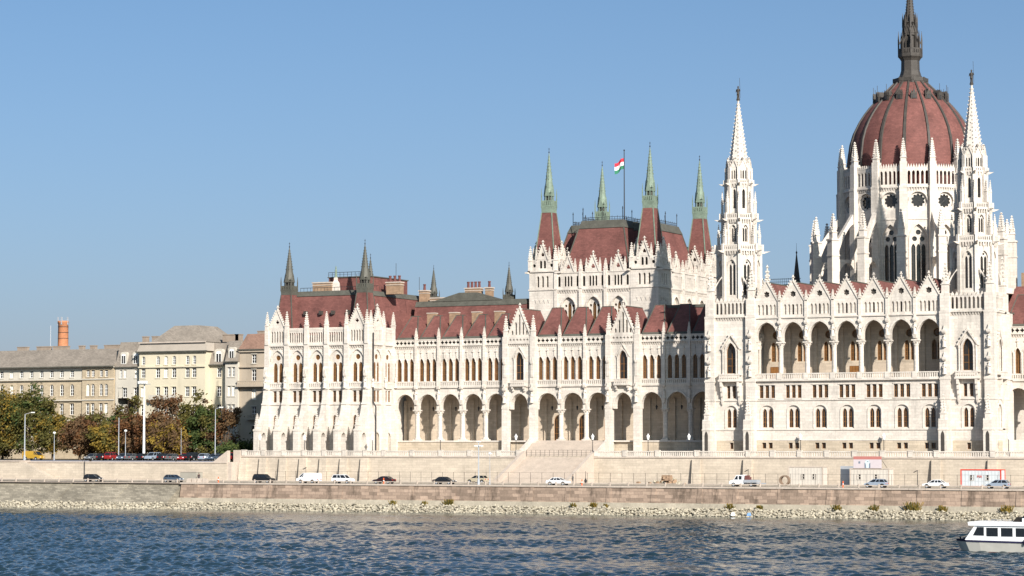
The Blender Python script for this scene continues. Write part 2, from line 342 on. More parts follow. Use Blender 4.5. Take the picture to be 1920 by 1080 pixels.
# riprap along the waterline
def stone_soup():
    b = MB('stones'); rnd = random.Random(3); x = -235.0
    base = [(1, 0, 0), (-1, 0, 0), (0, 1, 0), (0, -1, 0), (0, 0, 1), (0, 0, -1)]
    fs = [(0, 2, 4), (2, 1, 4), (1, 3, 4), (3, 0, 4), (2, 0, 5), (1, 2, 5), (3, 1, 5), (0, 3, 5)]
    while x < 75:
        for k in range(7):
            y = -48.2 - k * .55 + rnd.uniform(-.3, .3); z = 1.15 - k * .2 + rnd.uniform(-.12, .2)
            if x < -124: y -= 3.4; z -= .15
            s = rnd.uniform(.18, .42); a = rnd.uniform(0, 6.28); px = x + rnd.uniform(-.3, .3); vs = []
            for q in base:
                r = s * rnd.uniform(.7, 1.25); qx, qy = q[0] * cos(a) - q[1] * sin(a), q[0] * sin(a) + q[1] * cos(a)
                vs.append((px + (qx + rnd.uniform(-.25, .25)) * r * 1.2, y + (qy + rnd.uniform(-.25, .25)) * r, z + (q[2] + rnd.uniform(-.25, .25)) * r * .8))
            b.add(vs, fs)
        x += .42
    return b
o = stone_soup().build('riprap', kind='stuff'); tag(o, 'pale broken riprap stones along the waterline', 'stones')
b = MB('stones'); b.side([(-47, 1.3), (-51.6, -.3), (-51.6, -1), (-47, -1)], -124.3, XW1); b.side([(-51, .95), (-55.2, -.3), (-55.2, -1), (-51, -1)], XW0, -124.3); b.build('riprap_bed', kind='structure')

# ------------------------------------------------------------------ terrace in front of the parliament
TX0, TX1 = -130.5, 120
SX0, SX1 = -63.2, -47.2                     # the stair's opening
tw = tag(link('terrace_wall', None, None, (0, -17, 5)), 'long beige stone terrace wall with balustrade below the parliament', 'wall')
O = (0, -17, 5)
b = MB('terr')
for a, c in ((TX0, SX0), (SX1, TX1)): b.box(a, c, -17, -15.5, 4.9, 10.0)
b.box(SX0, SX1, -15.9, -15.5, 4.9, 10.3)
b.build('wall_face', tw, O)
b = MB('pave'); b.box(TX0, TX1, -15.5, 3, 9.0, 10.32)
for a, c in ((TX0, SX0), (SX1, TX1)): b.box(a, c, -16.9, -15.5, 10.0, 10.318)
b.build('terrace_floor', tw, O)
b = MB('cap')
for a, c in ((TX0 - .2, SX0), (SX1, TX1)): b.box(a, c, -17.16, -16.9, 10.04, 10.32)
b.build('string_course', tw, O)
PIERS = [-127.3 - 1.6 + 4.9 * i + .6 for i in range(7)] + [C - 28.9, C - 18.4, C + 18.4, C + 28.9]
peds = sorted(PIERS + [SX0 - .5, SX1 + .5, 40, 52] + [-94.5 + 6.6 * i for i in range(5)] + [-40.6, -33.7] + [C - 13.5 + 5.4 * i for i in range(6)])
bal = MB('stone'); ped_me = None
for x0, x1 in zip([TX0] + peds, peds + [TX1]):
    if x1 - x0 < 1.2 or (x0 < -50 < x1 and x0 > -64): continue
    balustrade(bal, x0 + .4, x1 - .4, -16.95, 10.32, 1.1, .42, .3)
bal.build('balustrade', tw, O)
def mk():
    c = MB('stone'); c.box(-.45, .45, -.3, .3, 0, 1.12); c.box(-.52, .52, -.37, .37, 1.12, 1.26); return c.mesh('pedestal')
for x in peds: link('pedestal', cached('ped', mk), tw, (x, -16.95, 10.32))
def mk():
    c = MB('terr'); c.side([(-.02, 0), (-1.05, 0), (-.45, 4.95), (-.02, 4.95)], -.85, .85); return c.mesh('buttress')
for x in PIERS: link('buttress', cached('twb', mk), tw, (x, -17, 4.95))
# stairs from the terrace to the embankment
st = thing('embankment_stairs', 'broad pale stone staircase from terrace down to lower embankment', 'stairs', (-55, -22, 5))
b = MB('cap'); n = 30
def step(i):
    def mk():
        c = MB('cap'); c.box(0, SX1 - SX0 - 1.4, -.4, 0, -.5, .172); return c.mesh('step')
    return cached('step', mk)
for i in range(n): link('step', step(i), st, (SX0 + .7, -15.9 - i * .4, 10.15 - .172 * (i + 1)))
for nm, x in (('flank_wall', SX0), ('flank_wall', SX1 - .7)):
    c = MB('cap'); c.side([(-15.6, 5), (-28.8, 5), (-28.8, 5.9), (-16.6, 11.35), (-15.6, 11.35)], x, x + .7); c.build(nm, st, (x, -22, 5))
# ------------------------------------------------------------------ the parliament
PB = (C, 0, 10.3)
par = thing('parliament_building', 'huge white gothic revival parliament with red roofs, spires and a ribbed dome', 'building', PB)
def part(name, b, smooth=False): return b.build(name, par, PB, smooth)
def later(name):                            # a part whose mesh is filled in after its sub-parts were placed
    o = link(name, bpy.data.meshes.new(name), par, PB); return o
def fill(o, b, smooth=False): o.data = b.mesh(o.name, PB, smooth); return o

# ---- wings
def hood(b, cx, w, zs, zt, y, t=.16, d=.14, z0=None):       # raised moulding round an arch
    o = arch(cx, w + 2 * t, z0 if z0 is not None else zs, zs, zt + t * 1.3)[1:]; i = arch(cx, w, z0 if z0 is not None else zs, zs, zt)[1:]
    o = o + [(cx - w / 2 - t, o[0][1])]; i = i + [(cx - w / 2, i[0][1])]; n = len(o)
    b.add([(x, y - d, z) for x, z in o] + [(x, y - d, z) for x, z in i] + [(x, y, z) for x, z in o],
          [(j, j + 1, n + j + 1, n + j) for j in range(n - 1)] + [(j, j + 1, 2 * n + j + 1, 2 * n + j) for j in range(n - 1)])
def canopy(b, x, y, z, w=.34): b.sq(x, y, [(w * .6, z), (w, z + .3), (w, z + .7), (w * .5, z + .75), (.05, z + 1.6)])
def wing_bay(b, o, x0, x1, door=False):
    cx = (x0 + x1) / 2; w = x1 - x0; a = arch(cx, w - 1.05, 19.9, 20.85, 23.25, 7)
    lo = [(x0, 19.9), a[0]] + [a[i] for i in range(len(a) - 1, 1, -1)] + [a[1], (x1, 19.9), (x1, 24.6), (x0, 24.6)]
    b.panel(lo, [], 0, 1.0, True); hood(b, cx, w - 1.05, 20.85, 23.25, 0, .3, .12, 19.95)
    hw = .98; us = [cx + (k - 1) * (w - .9) / 3 for k in range(3)]
    b.panel(rect(x0, x1, 24.6, 33.3), [arch(u, hw, 25.95, 29.9, 30.75) for u in us], 0, .45)
    for u in us:
        win(o, F0, u, .3, 25.95, hw, 4.8, .85, 2, 3, gm='leaded'); hood(b, u, hw, 29.9, 30.75, 0, .13, .12)
        b.sq(u, -.1, [(.06, 31.0), (.06, 31.8), (.19, 32.0), (.08, 32.2), (.04, 32.6)])
    for u in (us[0] - .72, (us[0] + us[1]) / 2, (us[1] + us[2]) / 2, us[2] + .72): b.lathe(u, -.08, [(.16, 25.9), (.1, 26.1), (.1, 29.4), (.18, 29.8), (.18, 29.95)], 6)
    b.box(x0, x1, -.3, 0, 24.5, 24.85); balustrade(b, x0 + .35, x1 - .35, -.16, 24.85, 1.0, .42, .2)
    corbels(b, x0 + .35, x1 - .35, 0, 32.75, .5, .45, .25); b.box(x0, x1, -.36, 0, 33.3, 33.5)
    b.panel(rect(x0, x1, 33.5, 34.62), [foil(x0 + .4 + (w - .8) * (i + .5) / 5, 34.04, .42, 4, 3, .42) for i in range(5)], -.22, .22, True, True)
    b.box(x0, x1, -.3, .08, 34.62, 34.78)
def pilaster(b, o, x, zt=34.8):
    b.box(x - .34, x + .34, -.55, 0, 24.3, 30.2); b.box(x - .28, x + .28, -.45, 0, 30.2, zt - .05); b.sq(x, -.3, [(.2, 21.0), (.42, 22.0)])
    b.box(x - .36, x + .36, -.62, 0, 24.28, 24.55); canopy(b, x, -.42, 24.3, .3)
    put('statue', statue_mesh(), o, F0, x, -.3, 21.95); pinn(o, F0, x, -.2, zt - .1, .55, .5, 2.0)
def gable_bay(b, o, x0, x1):
    cx = (x0 + x1) / 2; y = -.95; f = Fr(0, y); b.at(f); w = x1 - x0; a = arch(cx, 3.9, 19.9, 20.85, 23.2, 7)
    lo = [(x0, 19.9), a[0]] + [a[i] for i in range(len(a) - 1, 1, -1)] + [a[1], (x1, 19.9), (x1, 24.6), (x0, 24.6)]
    b.panel(lo, [], 0, 1.6, True); hood(b, cx, 3.9, 20.85, 23.2, 0, .26, .12, 19.95)
    b.panel(rect(x0, x1, 24.6, 34.9), [arch(cx, 1.75, 25.95, 30.3, 31.7)], 0, .7, True)
    win(o, f, cx, .45, 25.95, 1.75, 5.75, 1.4, 2, 3); hood(b, cx, 1.75, 30.3, 31.7, 0, .2, .2)
    for sg in (-1, 1):
        b.prism([(cx + sg * 1.55, 30.5), (cx + sg * 1.35, 30.5), (cx, 32.75), (cx, 33.1)], -.25, 0)
        b.lathe(cx + sg * 1.15, -.15, [(.2, 25.9), (.13, 26.1), (.13, 30.0), (.22, 30.4)], 6)
        b.box(cx + sg * 1.3 - .18, cx + sg * 1.3 + .18, -.85, 0, 24.1, 24.7); b.box(cx + sg * 1.3 - .15, cx + sg * 1.3 + .15, -.5, 0, 23.6, 24.1)
    b.box(cx - 1.75, cx + 1.75, -1.0, 0, 24.6, 24.85); balustrade(b, cx - 1.7, cx + 1.7, -.85, 24.85, 1.05, .42, .22)
    b.box(x0, x1, -.2, 0, 24.5, 24.6); corbels(b, x0 + .7, x1 - .7, 0, 32.9, .5, .45, .25); b.box(x0, x1, -.36, 0, 33.4, 33.6)
    b.panel(rect(x0 + .6, x1 - .6, 33.6, 34.9), [foil(x0 + .8 + (w - 1.6) * (i + .5) / 6, 34.22, .3, 4, 2, .45) for i in range(6)], -.3, .2, True, True)
    h = [arch(cx + k * .82, .44, 35.3, z - .35, z, 3) for k, z in ((-2, 36.2), (-1, 37.9), (0, 39.5), (1, 37.9), (2, 36.2))]
    gable(b, cx, w - .9, 34.9, 41.0, 0, .5, h, 10, .9)
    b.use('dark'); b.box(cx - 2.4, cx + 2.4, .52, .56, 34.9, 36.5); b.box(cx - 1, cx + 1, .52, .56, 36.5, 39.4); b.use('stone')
    for x in (x0, x1):
        b.box(x - .7, x + .7, -.5, 1.0, 10.3, 21.2); b.box(x - .6, x + .6, -.42, 1.0, 21.2, 34.9); b.box(x - .75, x + .75, -.56, 1.0, 20.0, 20.35); b.box(x - .66, x + .66, -.5, .2, 24.5, 24.85)
        put('statue', statue_mesh(), o, f, x, -.75, 21.2); canopy(b, x, -.7, 23.6, .36); b.box(x - .3, x + .3, -.56, 0, 26.5, 29); canopy(b, x, -.42, 29, .3)
        pinn(o, f, x, .1, 34.8, .85, 1.2, 3.3)
    b.at(F0)
wing = later('wing_facade'); b = MB('stone')
WL = [-101.7, -96.3, -90.9, -85.5, -80.1, -74.7]; WM = [-68.4, -62.7, -57.0, -51.3]; WR = [-45.0, -39.5, -34.0, -28.5, -23.0]
colm = column_mesh(.5, 6.45)
for seg in (WL, WM, WR):
    for x0, x1 in zip(seg, seg[1:]): wing_bay(b, wing, x0, x1)
    for x in seg[1:-1]: pilaster(b, wing, x); put('column', colm, wing, F0, x, .5, 13.5)
for x0, x1 in ((-74.7, -68.4), (-51.3, -45.0)): gable_bay(b, wing, x0, x1)
# loggia: plinth, floor, back wall, ceiling
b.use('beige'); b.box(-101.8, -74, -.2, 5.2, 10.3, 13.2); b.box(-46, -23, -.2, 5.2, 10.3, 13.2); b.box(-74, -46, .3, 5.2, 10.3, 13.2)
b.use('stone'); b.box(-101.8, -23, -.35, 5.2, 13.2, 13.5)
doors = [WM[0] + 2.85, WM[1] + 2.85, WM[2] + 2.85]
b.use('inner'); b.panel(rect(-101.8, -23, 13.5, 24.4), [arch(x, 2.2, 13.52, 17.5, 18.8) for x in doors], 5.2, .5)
for x in doors: win(wing, F0, x, 5.5, 13.52, 2.2, 5.25, 1.3, 4, 3, name='door')
b.box(-101.8, -23, .9, 5.25, 24.0, 24.6)
for seg in (WL, WM, WR):
    for x in seg: b.box(x - .3, x + .3, 4.8, 5.2, 13.5, 22); b.prism([(x - .25, 23.0), (x + .25, 23.0), (x + .25, 24.1), (x - .25, 24.1)], .95, 5.1)
b.use('stone'); b.box(-101.8, -23, 5.2, 11, 24.4, 34.2)
fill(wing, b)
lant = MB('iron', 'lamp')
lant.tube((0, 0, 0), (0, 0, 2.2), .03); lant.lathe(0, 0, [(.1, -.9), (.26, -.2), (.05, .05)], 6); lm = lant.mesh('loggia_lantern')
for seg in (WL[:-1], WM[:-1], WR[:-1]):
    for i, x in enumerate(seg): put('lantern', lm, wing, F0, x + 2.75, 2.4, 20.6)
# right wing, only its first bays stand in the photograph
wr = later('wing_facade'); b = MB('stone'); RR = [2 * C - x for x in reversed(WR)]
for x0, x1 in zip(RR, RR[1:]): wing_bay(b, wr, x0, x1)
for x in RR[1:]: pilaster(b, wr, x); put('column', colm, wr, F0, x, .5, 13.5)
b.box(RR[0], RR[-1], -.2, 5.2, 10.3, 13.5); b.box(RR[0], RR[-1], 5.2, 11, 10.3, 34.2); b.box(RR[0], RR[-1], .9, 5.25, 24, 24.6); fill(wr, b)

# ---- wing roofs: a row of steep hipped roofs over the bays, a mansard behind
wrf = later('wing_roof'); b = MB('roof', 'lead')
def hips(o, xs, ztop, yr, rb, back, flat):
    for x0, x1 in zip(xs, xs[1:]):
        def mk(w=x1 - x0):
            h = MB('roof', 'lead'); c = w / 2; z0 = 34.2; m = 1.0
            h.use('lead'); h.taper(.1, w - .1, .4, .6, z0, .45, w - .45, .75, .95, z0 + 1.1)
            h.use('roof')
            h.add([(.15, .62, z0 + .4), (w - .15, .62, z0 + .4), (c + flat, yr, ztop), (c - flat, yr, ztop), (c - flat, rb, ztop), (c + flat, rb, ztop), (w - .15, back, z0 + .4), (.15, back, z0 + .4)],
                  [(0, 1, 2, 3), (1, 6, 5, 2), (0, 3, 4, 7), (3, 2, 5, 4), (4, 5, 6, 7)])
            h.use('lead')
            for sx in (-1, 1): h.tube((c + sx * (c - .15), .62, z0 + .4), (c + sx * flat, yr, ztop), .13, n=4); h.tube((c + sx * flat, yr, ztop), (c + sx * flat, rb, ztop), .11, n=4)
            h.tube((c - flat, yr, ztop), (c + flat, yr, ztop), .11, n=4)
            return h.mesh('hipped_roof')
        link('hipped_roof', cached(('hip', round(x1 - x0, 3), ztop, yr), mk), o, (x0, 0, 0))
hips(wrf, WL, 40.0, 4.2, 5.2, 9.2, .75); hips(wrf, WM, 41.0, 4.6, 5.5, 9.6, 1.05); hips(wrf, WR, 41.0, 4.4, 5.4, 9.6, 1.0); wrr = wrf; hips(wrf, RR, 41.0, 4.4, 5.4, 9.6, 1.0)
for x0, x1 in ((-74.7, -68.4), (-51.3, -45.0)):
    c = (x0 + x1) / 2; b.use('roof'); b.add([(c - 2.7, -.4, 35.2), (c + 2.7, -.4, 35.2), (c, -.4, 40.7), (c - 2.7, 9, 35.2), (c + 2.7, 9, 35.2), (c, 9, 40.7)], [(0, 2, 5, 3), (1, 4, 5, 2)])
    b.use('lead'); b.tube((c, -.3, 40.75), (c, 9, 40.75), .12, n=4)
for x in WL[1:-1]:                            # stair heads and brown chimneys between the hips
    b.use('brickch'); b.box(x - .9, x + .9, 6.2, 7.6, 36, 40.6); b.use('cap'); b.box(x - 1.0, x + 1.0, 6.1, 7.7, 40.6, 40.8)
b.use('lead'); b.box(-101.8, -23, .3, 11, 34.0, 34.3)
b.use('roof'); b.taper(-103, -76, 9.3, 34, 34.2, -103, -76, 11.5, 32, 42.6); b.use('lead'); b.taper(-103, -76, 11.3, 32.2, 42.4, -103, -76, 11.9, 32, 43.6)
b.use('roof'); b.taper(-45, -24, 10.5, 34, 34.2, -45, -24, 12.5, 32, 41); b.use('lead'); b.box(-45, -24, 12.3, 32.2, 40.8, 41.4)
b.taper(-99, -82, 11.7, 14, 43.5, -92.5, -88.5, 11.9, 13, 45.3)
fill(wrf, b)
b = MB('lead', 'roof'); b.box(30, 52, .3, 11, 34.0, 34.3); b.use('roof'); b.taper(31, 55, 10.5, 34, 34.2, 31, 55, 13.5, 32, 42); part('wing_roof', b)
def chimney(o, x, y, z, w, d, h, pots, m='brickch'):
    c = MB(m, 'cap', 'pot'); c.box(-w / 2, w / 2, -d / 2, d / 2, 0, h); c.use('cap'); c.box(-w / 2 - .15, w / 2 + .15, -d / 2 - .15, d / 2 + .15, h, h + .25); c.box(-w / 2 - .1, w / 2 + .1, -d / 2 - .1, d / 2 + .1, h - .5, h - .35)
    c.use('pot')
    for i in range(pots): px = -w / 2 + w * (i + .5) / pots; c.lathe(px, 0, [(.32, h + .25), (.26, h + 1.3), (.33, h + 1.35), (.33, h + 1.6)], 7)
    return link('chimney', c.mesh('chimney'), o, (x, y, z))
for x, w, h, p in ((-104.0, 1.9, 3.2, 1), (-99.8, 4.6, 1.5, 0), (-91.8, 3.6, 3.4, 4), (-88.0, 1.3, 3.4, 1)): chimney(wrf, x, 17.5, 43.0, w, 1.6, h, p)

# ---- small turret roof with gallery and spire (pavilion, chamber)
def turret_mesh(s0, z1, s1, gz, zc, zt, spm, dk):
    def mk():
        b = MB('roof', spm, dk, 'iron'); b.sq(0, 0, [(s0 / 2, 0), (s1 / 2, z1)]); b.use(spm)
        for sx in (-1, 1):
            for sy in (-1, 1): b.tube((sx * s0 / 2, sy * s0 / 2, 0), (sx * s1 / 2, sy * s1 / 2, z1), .13, n=4)
        k = s1 / 2; b.sq(0, 0, [(k + .02, z1), (k + .05, z1 + gz * .35), (k + .1, z1 + gz * .55), (k + .16, z1 + gz * .7), (k + .08, z1 + gz * .72)])
        z = z1 + gz * .7
        for r in range(4):
            b.at(Fr(0, 0, r * pi / 2)); balustrade(b, -k - .05, k + .05, -k - .03, z, gz * .6, .4, .1); b.at(F0)
        for sx in (-1, 1):
            for sy in (-1, 1): b.sq(sx * (k + .03), sy * (k + .03), [(.09, z), (.09, z + gz * 1.1), (.02, z + gz * 1.9)])
        c = k * .8; b.use(dk); b.lathe(0, 0, [(c * .7, z), (c * .7, z + zc)], 8, pi / 8)
        b.use(spm)
        for r in range(8): a = pi / 8 + r * pi / 4; b.tube((c * 1.02 * cos(a), c * 1.02 * sin(a), z), (c * .95 * cos(a), c * .95 * sin(a), z + zc), .11, n=4)
        for r in range(4):
            b.at(Fr(0, 0, r * pi / 2)); b.prism([(-c * .6, z + zc * .75), (c * .6, z + zc * .75), (0, z + zc * 1.55)], -c * 1.08, -c * .5); b.at(F0)
        b.lathe(0, 0, [(c * 1.15, z + zc), (c * .8, z + zc * 1.75), (.07, zt - 1.2)], 8, pi / 8)
        for i in range(1, 9):
            t = i / 9; zz = z + zc * 1.75 + t * (zt - 1.4 - z - zc * 1.75); rr = c * .8 * (1 - t) + .06
            for r in range(4): a = pi / 8 + r * pi / 2; b.sq(rr * cos(a), rr * sin(a), [(.05, zz), (.08, zz + .12), (.02, zz + .2)])
        b.use('iron'); b.lathe(0, 0, [(.06, zt - 1.2), (.16, zt - 1.0), (.05, zt - .8), (.03, zt)], 6); b.lathe(0, 0, [(.02, zt - .4), (.2, zt - .3), (.02, zt - .2)], 4)
        return b.mesh('roof_turret')
    return cached(('turret', s0, z1, s1, gz, zc, zt, spm), mk)

# ---- north pavilion
PX, PY, PL = -127.4, -10.0, 25.4
pav = later('pavilion'); b = MB('stone'); f = Fr(PX, PY)
BX = [.45 + 4.9 * i for i in range(6)]
def butt_mesh(w):
    def mk():
        c = MB('stone'); c.side([(.02, 0), (-4.6, 0), (-4.6, 5.6), (-3.3, 6.1), (-2.0, 8.8), (-1.1, 11.9), (-.85, 14.2), (-.8, 18.2), (-.55, 18.8), (-.55, 23.6), (.02, 23.6)], -w / 2, w / 2,
                         [[(-2.45 + x, z) for x, z in arch(0, 1.9, .06, 3.6, 4.9)]])
        c.side([(.02, 13.9), (-1.05, 13.9), (-1.05, 14.2), (.02, 14.2)], -w / 2 - .08, w / 2 + .08); c.side([(.0, 10.75), (-1.6, 10.75), (-1.5, 11.05), (0, 11.05)], -w / 2 - .07, w / 2 + .07)
        c.box(-w / 2 - .1, w / 2 + .1, -4.7, -3.5, 5.2, 5.55); c.at(Fr(0, -.8, 0)); canopy(c, 0, -.1, 16.5, .34); return c.mesh('buttress')
    return cached(('butt', w), mk)
def pav_bay(b, o, f, x0, x1, gab, low=True, narrow=False):
    cx = (x0 + x1) / 2; w = x1 - x0; b.at(f); hs = []
    if low: hs.append(arch(cx - .5, 1.15, 15.7, 18.0, 18.9)); win(o, f, cx - .5, .35, 15.7, 1.15, 3.2, .9, 2, 3)
    aw = min(3.1, w - 1.5); ps = (-.68, .68)
    for d in ps: hs.append(rect(cx + d - .42, cx + d + .42, 21.6, 24.0)); win(o, f, cx + d, .14 if narrow else .35, 21.6, .84, 2.4, 0, 2, 2)
    hs.append(arch(cx, aw, 25.7, 30.4, 32.6)); b.panel(rect(x0, x1, 10.3, 33.4), hs, 0, .5)
    hood(b, cx, aw, 30.4, 32.6, 0, .2, .16); lw = .98 if not narrow else .95
    dv = .08 if narrow else .2; wv = .2 if narrow else .42
    inn = [arch(cx + d, lw, 25.85, 29.1, 30.0) for d in ps] + [circ(cx, 31.05, .58)]
    b.panel(arch(cx, aw, 25.7, 30.4, 32.6), inn, dv, wv - dv + .05)
    for d in ps: win(o, f, cx + d, wv, 25.85, lw, 4.15, .9, 2, 3, gm='leaded')
    roundel(o, f, cx, wv, 31.05, .58)
    b.lathe(cx, .05 if narrow else .15, [(.2, 25.85), (.13, 26.1), (.13, 28.7), (.22, 29.1)], 6)
    b.box(x0, x1, -.2, 0, 21.0, 21.25); b.box(x0, x1, -.32, 0, 24.35, 24.65); balustrade(b, x0 + .7, x1 - .7, -.14, 24.65, 1.0, .45, .2)
    b.box(cx - 1.25, cx + 1.25, -.12, 0, 24.02, 24.16); corbels(b, x0 + .5, x1 - .5, 0, 32.85, .6, .5, .35); b.box(x0, x1, -.5, 0, 33.45, 33.8)
    n = 7 if w > 4 else 5
    if gab:
        b.panel(rect(x0, x1, 33.8, 37.2), lancets(cx, w - 1.7, 5, 34.3, 36.7, .38), -.3, .4, True, True)
        gable(b, cx, w - .8, 37.2, 41.3, -.3, .1, [foil(cx, 38.6, .5, 4, 3, .4)], 9, .9)
    else:
        b.panel(rect(x0, x1, 33.8, 36.7), lancets(cx, w - 1.0, n, 34.25, 36.35, .26), -.3, .35, True, True)
        k = 2 * n
        for i in range(k): x = x0 + .45 + (w - .9) * (i + .5) / k; b.prism([(x - .22, 36.7), (x + .22, 36.7), (x, 37.3)], -.34, .0)
        b.box(x0, x1, -.36, .08, 36.6, 36.76)
b.at(f); b.box(-.2, .45, -.3, 2, 10.3, 36.8)
for i in range(5): pav_bay(b, pav, f, BX[i], BX[i + 1], i in (0, 4))
bm = butt_mesh(1.2)
for i, x in enumerate(BX): put('buttress', bm, pav, f, x, 0, 10.3); pinn(pav, f, x, -4.1, 15.8, .8, .8, 2.6); put('statue', statue_mesh(), pav, f, x, -1.1, 24.5)
for i, x in enumerate(BX): b.box(x - .42, x + .42, -.75, .1, 33.8, 37.2); pinn(pav, f, x, -.35, 37.2, .75, .6, 2.9 if i in (2, 3) else 3.1)
# south side of the pavilion
fs = Fr(PX + PL, PY, pi / 2); b.at(fs)
pav_bay(b, pav, fs, .6, 5.4, True, False, True); pav_bay(b, pav, fs, 5.4, 10.0, False, False, True); b.box(-.4, .6, -.5, .5, 10.3, 37.3); b.at(fs)
for x, dd in ((.1, .6), (5.4, .55), (9.6, .6)):
    b.side([(0, 10.3), (-2.2 * dd, 10.3), (-2.2 * dd, 17.5), (-1.0 * dd, 20), (-.8 * dd, 33.8), (0, 33.8)], x - .55, x + .55); b.box(x - .4, x + .4, -.55, .1, 33.8, 37.2)
    pinn(pav, fs, x, -.25, 37.2, .75, .6, 2.9); pinn(pav, fs, x, -1.1 * dd, 17.6, .6, .5, 2.0); put('statue', statue_mesh(), pav, fs, x, -.8, 24.6)
for x in (2.7, 7.5): b.use('beige'); b.panel(arch(x, 1.9, 10.35, 14.2, 15.2), [], -.02, .01); b.use('stone'); hood(b, x, 1.9, 14.2, 15.2, 0, .25, .3, 10.35)
b.use('iron'); b.at(fs); b.tube((.1, -1.5, 10.3), (.1, -1.5, 20.5), .15); b.tube((.1, -1.5, 20.5), (.1, -.85, 21.5), .15); b.tube((.1, -.85, 21.5), (.1, -.85, 36.0), .15); b.use('stone')
b.at(F0); b.box(PX, PX + PL - .6, PY + .9, 34, 10.3, 34.0); b.box(PX, PX + .4, PY + 1, 34, 34.0, 36.7); b.box(PX + .4, PX + PL - .9, PY + .9, PY + 1, 34, 34.2)
fill(pav, b)
prf = later('pavilion_roof'); b = MB('roof', 'lead', 'iron')
b.taper(PX + 1.2, PX + PL - 1.2, PY + 1.3, 33, 34.1, PX + 4.0, PX + PL - 3.8, PY + 4.4, 30, 44.4)
b.use('lead'); b.taper(PX + 3.8, PX + PL - 3.6, PY + 4.2, 30.2, 44.3, PX + 4.6, PX + PL - 4.4, PY + 5.0, 29.5, 45.4)
b.use('roof'); b.box(-118, -107.5, 0, 16, 45, 48.5); b.use('lead'); b.box(-118.2, -107.3, -.2, 16.2, 48.5, 48.7)
b.use('iron')
for i in range(12): b.box(-118 + i * .95 - .03, -118 + i * .95 + .03, -.1, -.04, 48.7, 49.7)
b.box(-118, -107.5, -.1, -.04, 49.6, 49.7); b.box(-118, -107.5, -.1, -.04, 49.15, 49.2)
for x in (-121.5, -120, -118.5): b.tube((x, 2, 45.4), (x, 2, 46.8), .04)
for i in range(24): b.box(-122.3 + i * .85, -122.25 + i * .85, -4.6, -4.55, 45.3, 46.2)
b.box(-122.3, -103, -4.6, -4.55, 46.1, 46.2); b.tube((-103.6, 4, 45), (-103.6, 4, 51.5), .05); b.tube((-99, 6, 45), (-99, 6, 48.5), .05)
b.use('dark')
for x in (-119.4, -115.6, -112.6, -108.8): b.box(x - .3, x + .3, -7.6, -6.6, 40.2, 41.0)
fill(prf, b)
tm = turret_mesh(4.4, 8.6, 2.5, 1.5, 2.2, 20.0, 'lead', 'dark')
for x in (PX + 3.6, PX + PL - 3.1): put('roof_turret', tm, prf, F0, x, PY + 3.3, 36.0)
put('roof_turret', tm, prf, F0, PX + 3.6, 28, 36.0)
chimney(prf, -117.8, -2.5, 45.2, 4.6, 1.4, 2.0, 0); chimney(prf, -103.6, 3.5, 44.8, 3.4, 1.6, 2.4, 3)
c = MB('carve', 'green'); c.sq(0, 0, [(.7, 0), (.6, 2.0), (.3, 2.6), (.3, 3.2)]); c.use('green'); c.lathe(0, 0, [(.32, 3.2), (.24, 4.2), (.26, 4.8), (.1, 5.1), (.17, 5.3), (.05, 5.7)], 8)
link('roof_statue', c.mesh('roof_statue'), prf, (-115.0, -2.0, 45.2))
for x, y, z in ((-109.1, 31, 38.1), (-82.5, 16, 36.9)): put('roof_turret', tm, wrf, F0, x, y, z, 0, .75)
# ---- chamber block behind the wing
HX, HY, HH, HD = -60.2, 11.0, 14.6, 33.0
ch = later('chamber_block'); b = MB('stone')
def ch_front(f, L, bays, zt0=33):
    b.at(f); w = (L - 12.0) / bays
    b.box(-L / 2 + 6, L / 2 - 6, .02, .6, 48.6, 48.9)
    for i in range(bays):
        cx = -L / 2 + 6 + w * (i + .5); x0, x1 = cx - w / 2, cx + w / 2
        b.panel(rect(x0, x1, zt0, 45.0), [arch(cx, 3.2, 36.2, 41.3, 43.6, 6)], 0, .6); hood(b, cx, 3.2, 41.3, 43.6, 0, .25, .2, 37)
        b.panel(arch(cx, 3.2, 36.2, 41.3, 43.6, 6), [arch(cx - .98, .78, 36.4, 40.3, 41.0, 3), arch(cx, .86, 36.4, 41.6, 42.6, 3), arch(cx + .98, .78, 36.4, 40.3, 41.0, 3), circ(cx - .85, 41.75, .3, 8), circ(cx + .85, 41.75, .3, 8)], .5, .25)
        win(ch, f, cx, .8, 36.2, 3.1, 7.3, 2.3, 4, 4, gm='leaded')
        b.box(x0, x1, -.35, 0, 45.0, 45.3); corbels(b, x0 + .3, x1 - .3, 0, 44.4, .6, .55, .3)
        b.panel(rect(x0, x1, 45.3, 48.6), lancets(cx, 2.1, 3, 45.8, 48.0, .3) + lancets(x0 + .75, .9, 1, 45.8, 48.0, .3) + lancets(x1 - .75, .9, 1, 45.8, 48.0, .3), -.2, .3, True, True)
        b.box(x0, x1, -.32, .1, 48.6, 48.8); gable(b, cx, 3.0, 48.8, 52.4, -.2, .1, [foil(cx, 49.9, .5, 3, 4, .35)], 7, .8)
        for x in (cx - 1.55, cx + 1.55): pinn(ch, f, x, -.1, 48.7, .5, 1.0, 2.0)
        pinn(ch, f, x0, -.15, 45.3, .7, 3.9, 2.3)
        b.box(x0 - .35, x0 + .35, -.45, 0, zt0, 45.0)
    b.use('dark'); b.box(-L / 2 + 6, L / 2 - 6, .34, .4, 45.4, 48.5); b.use('stone')
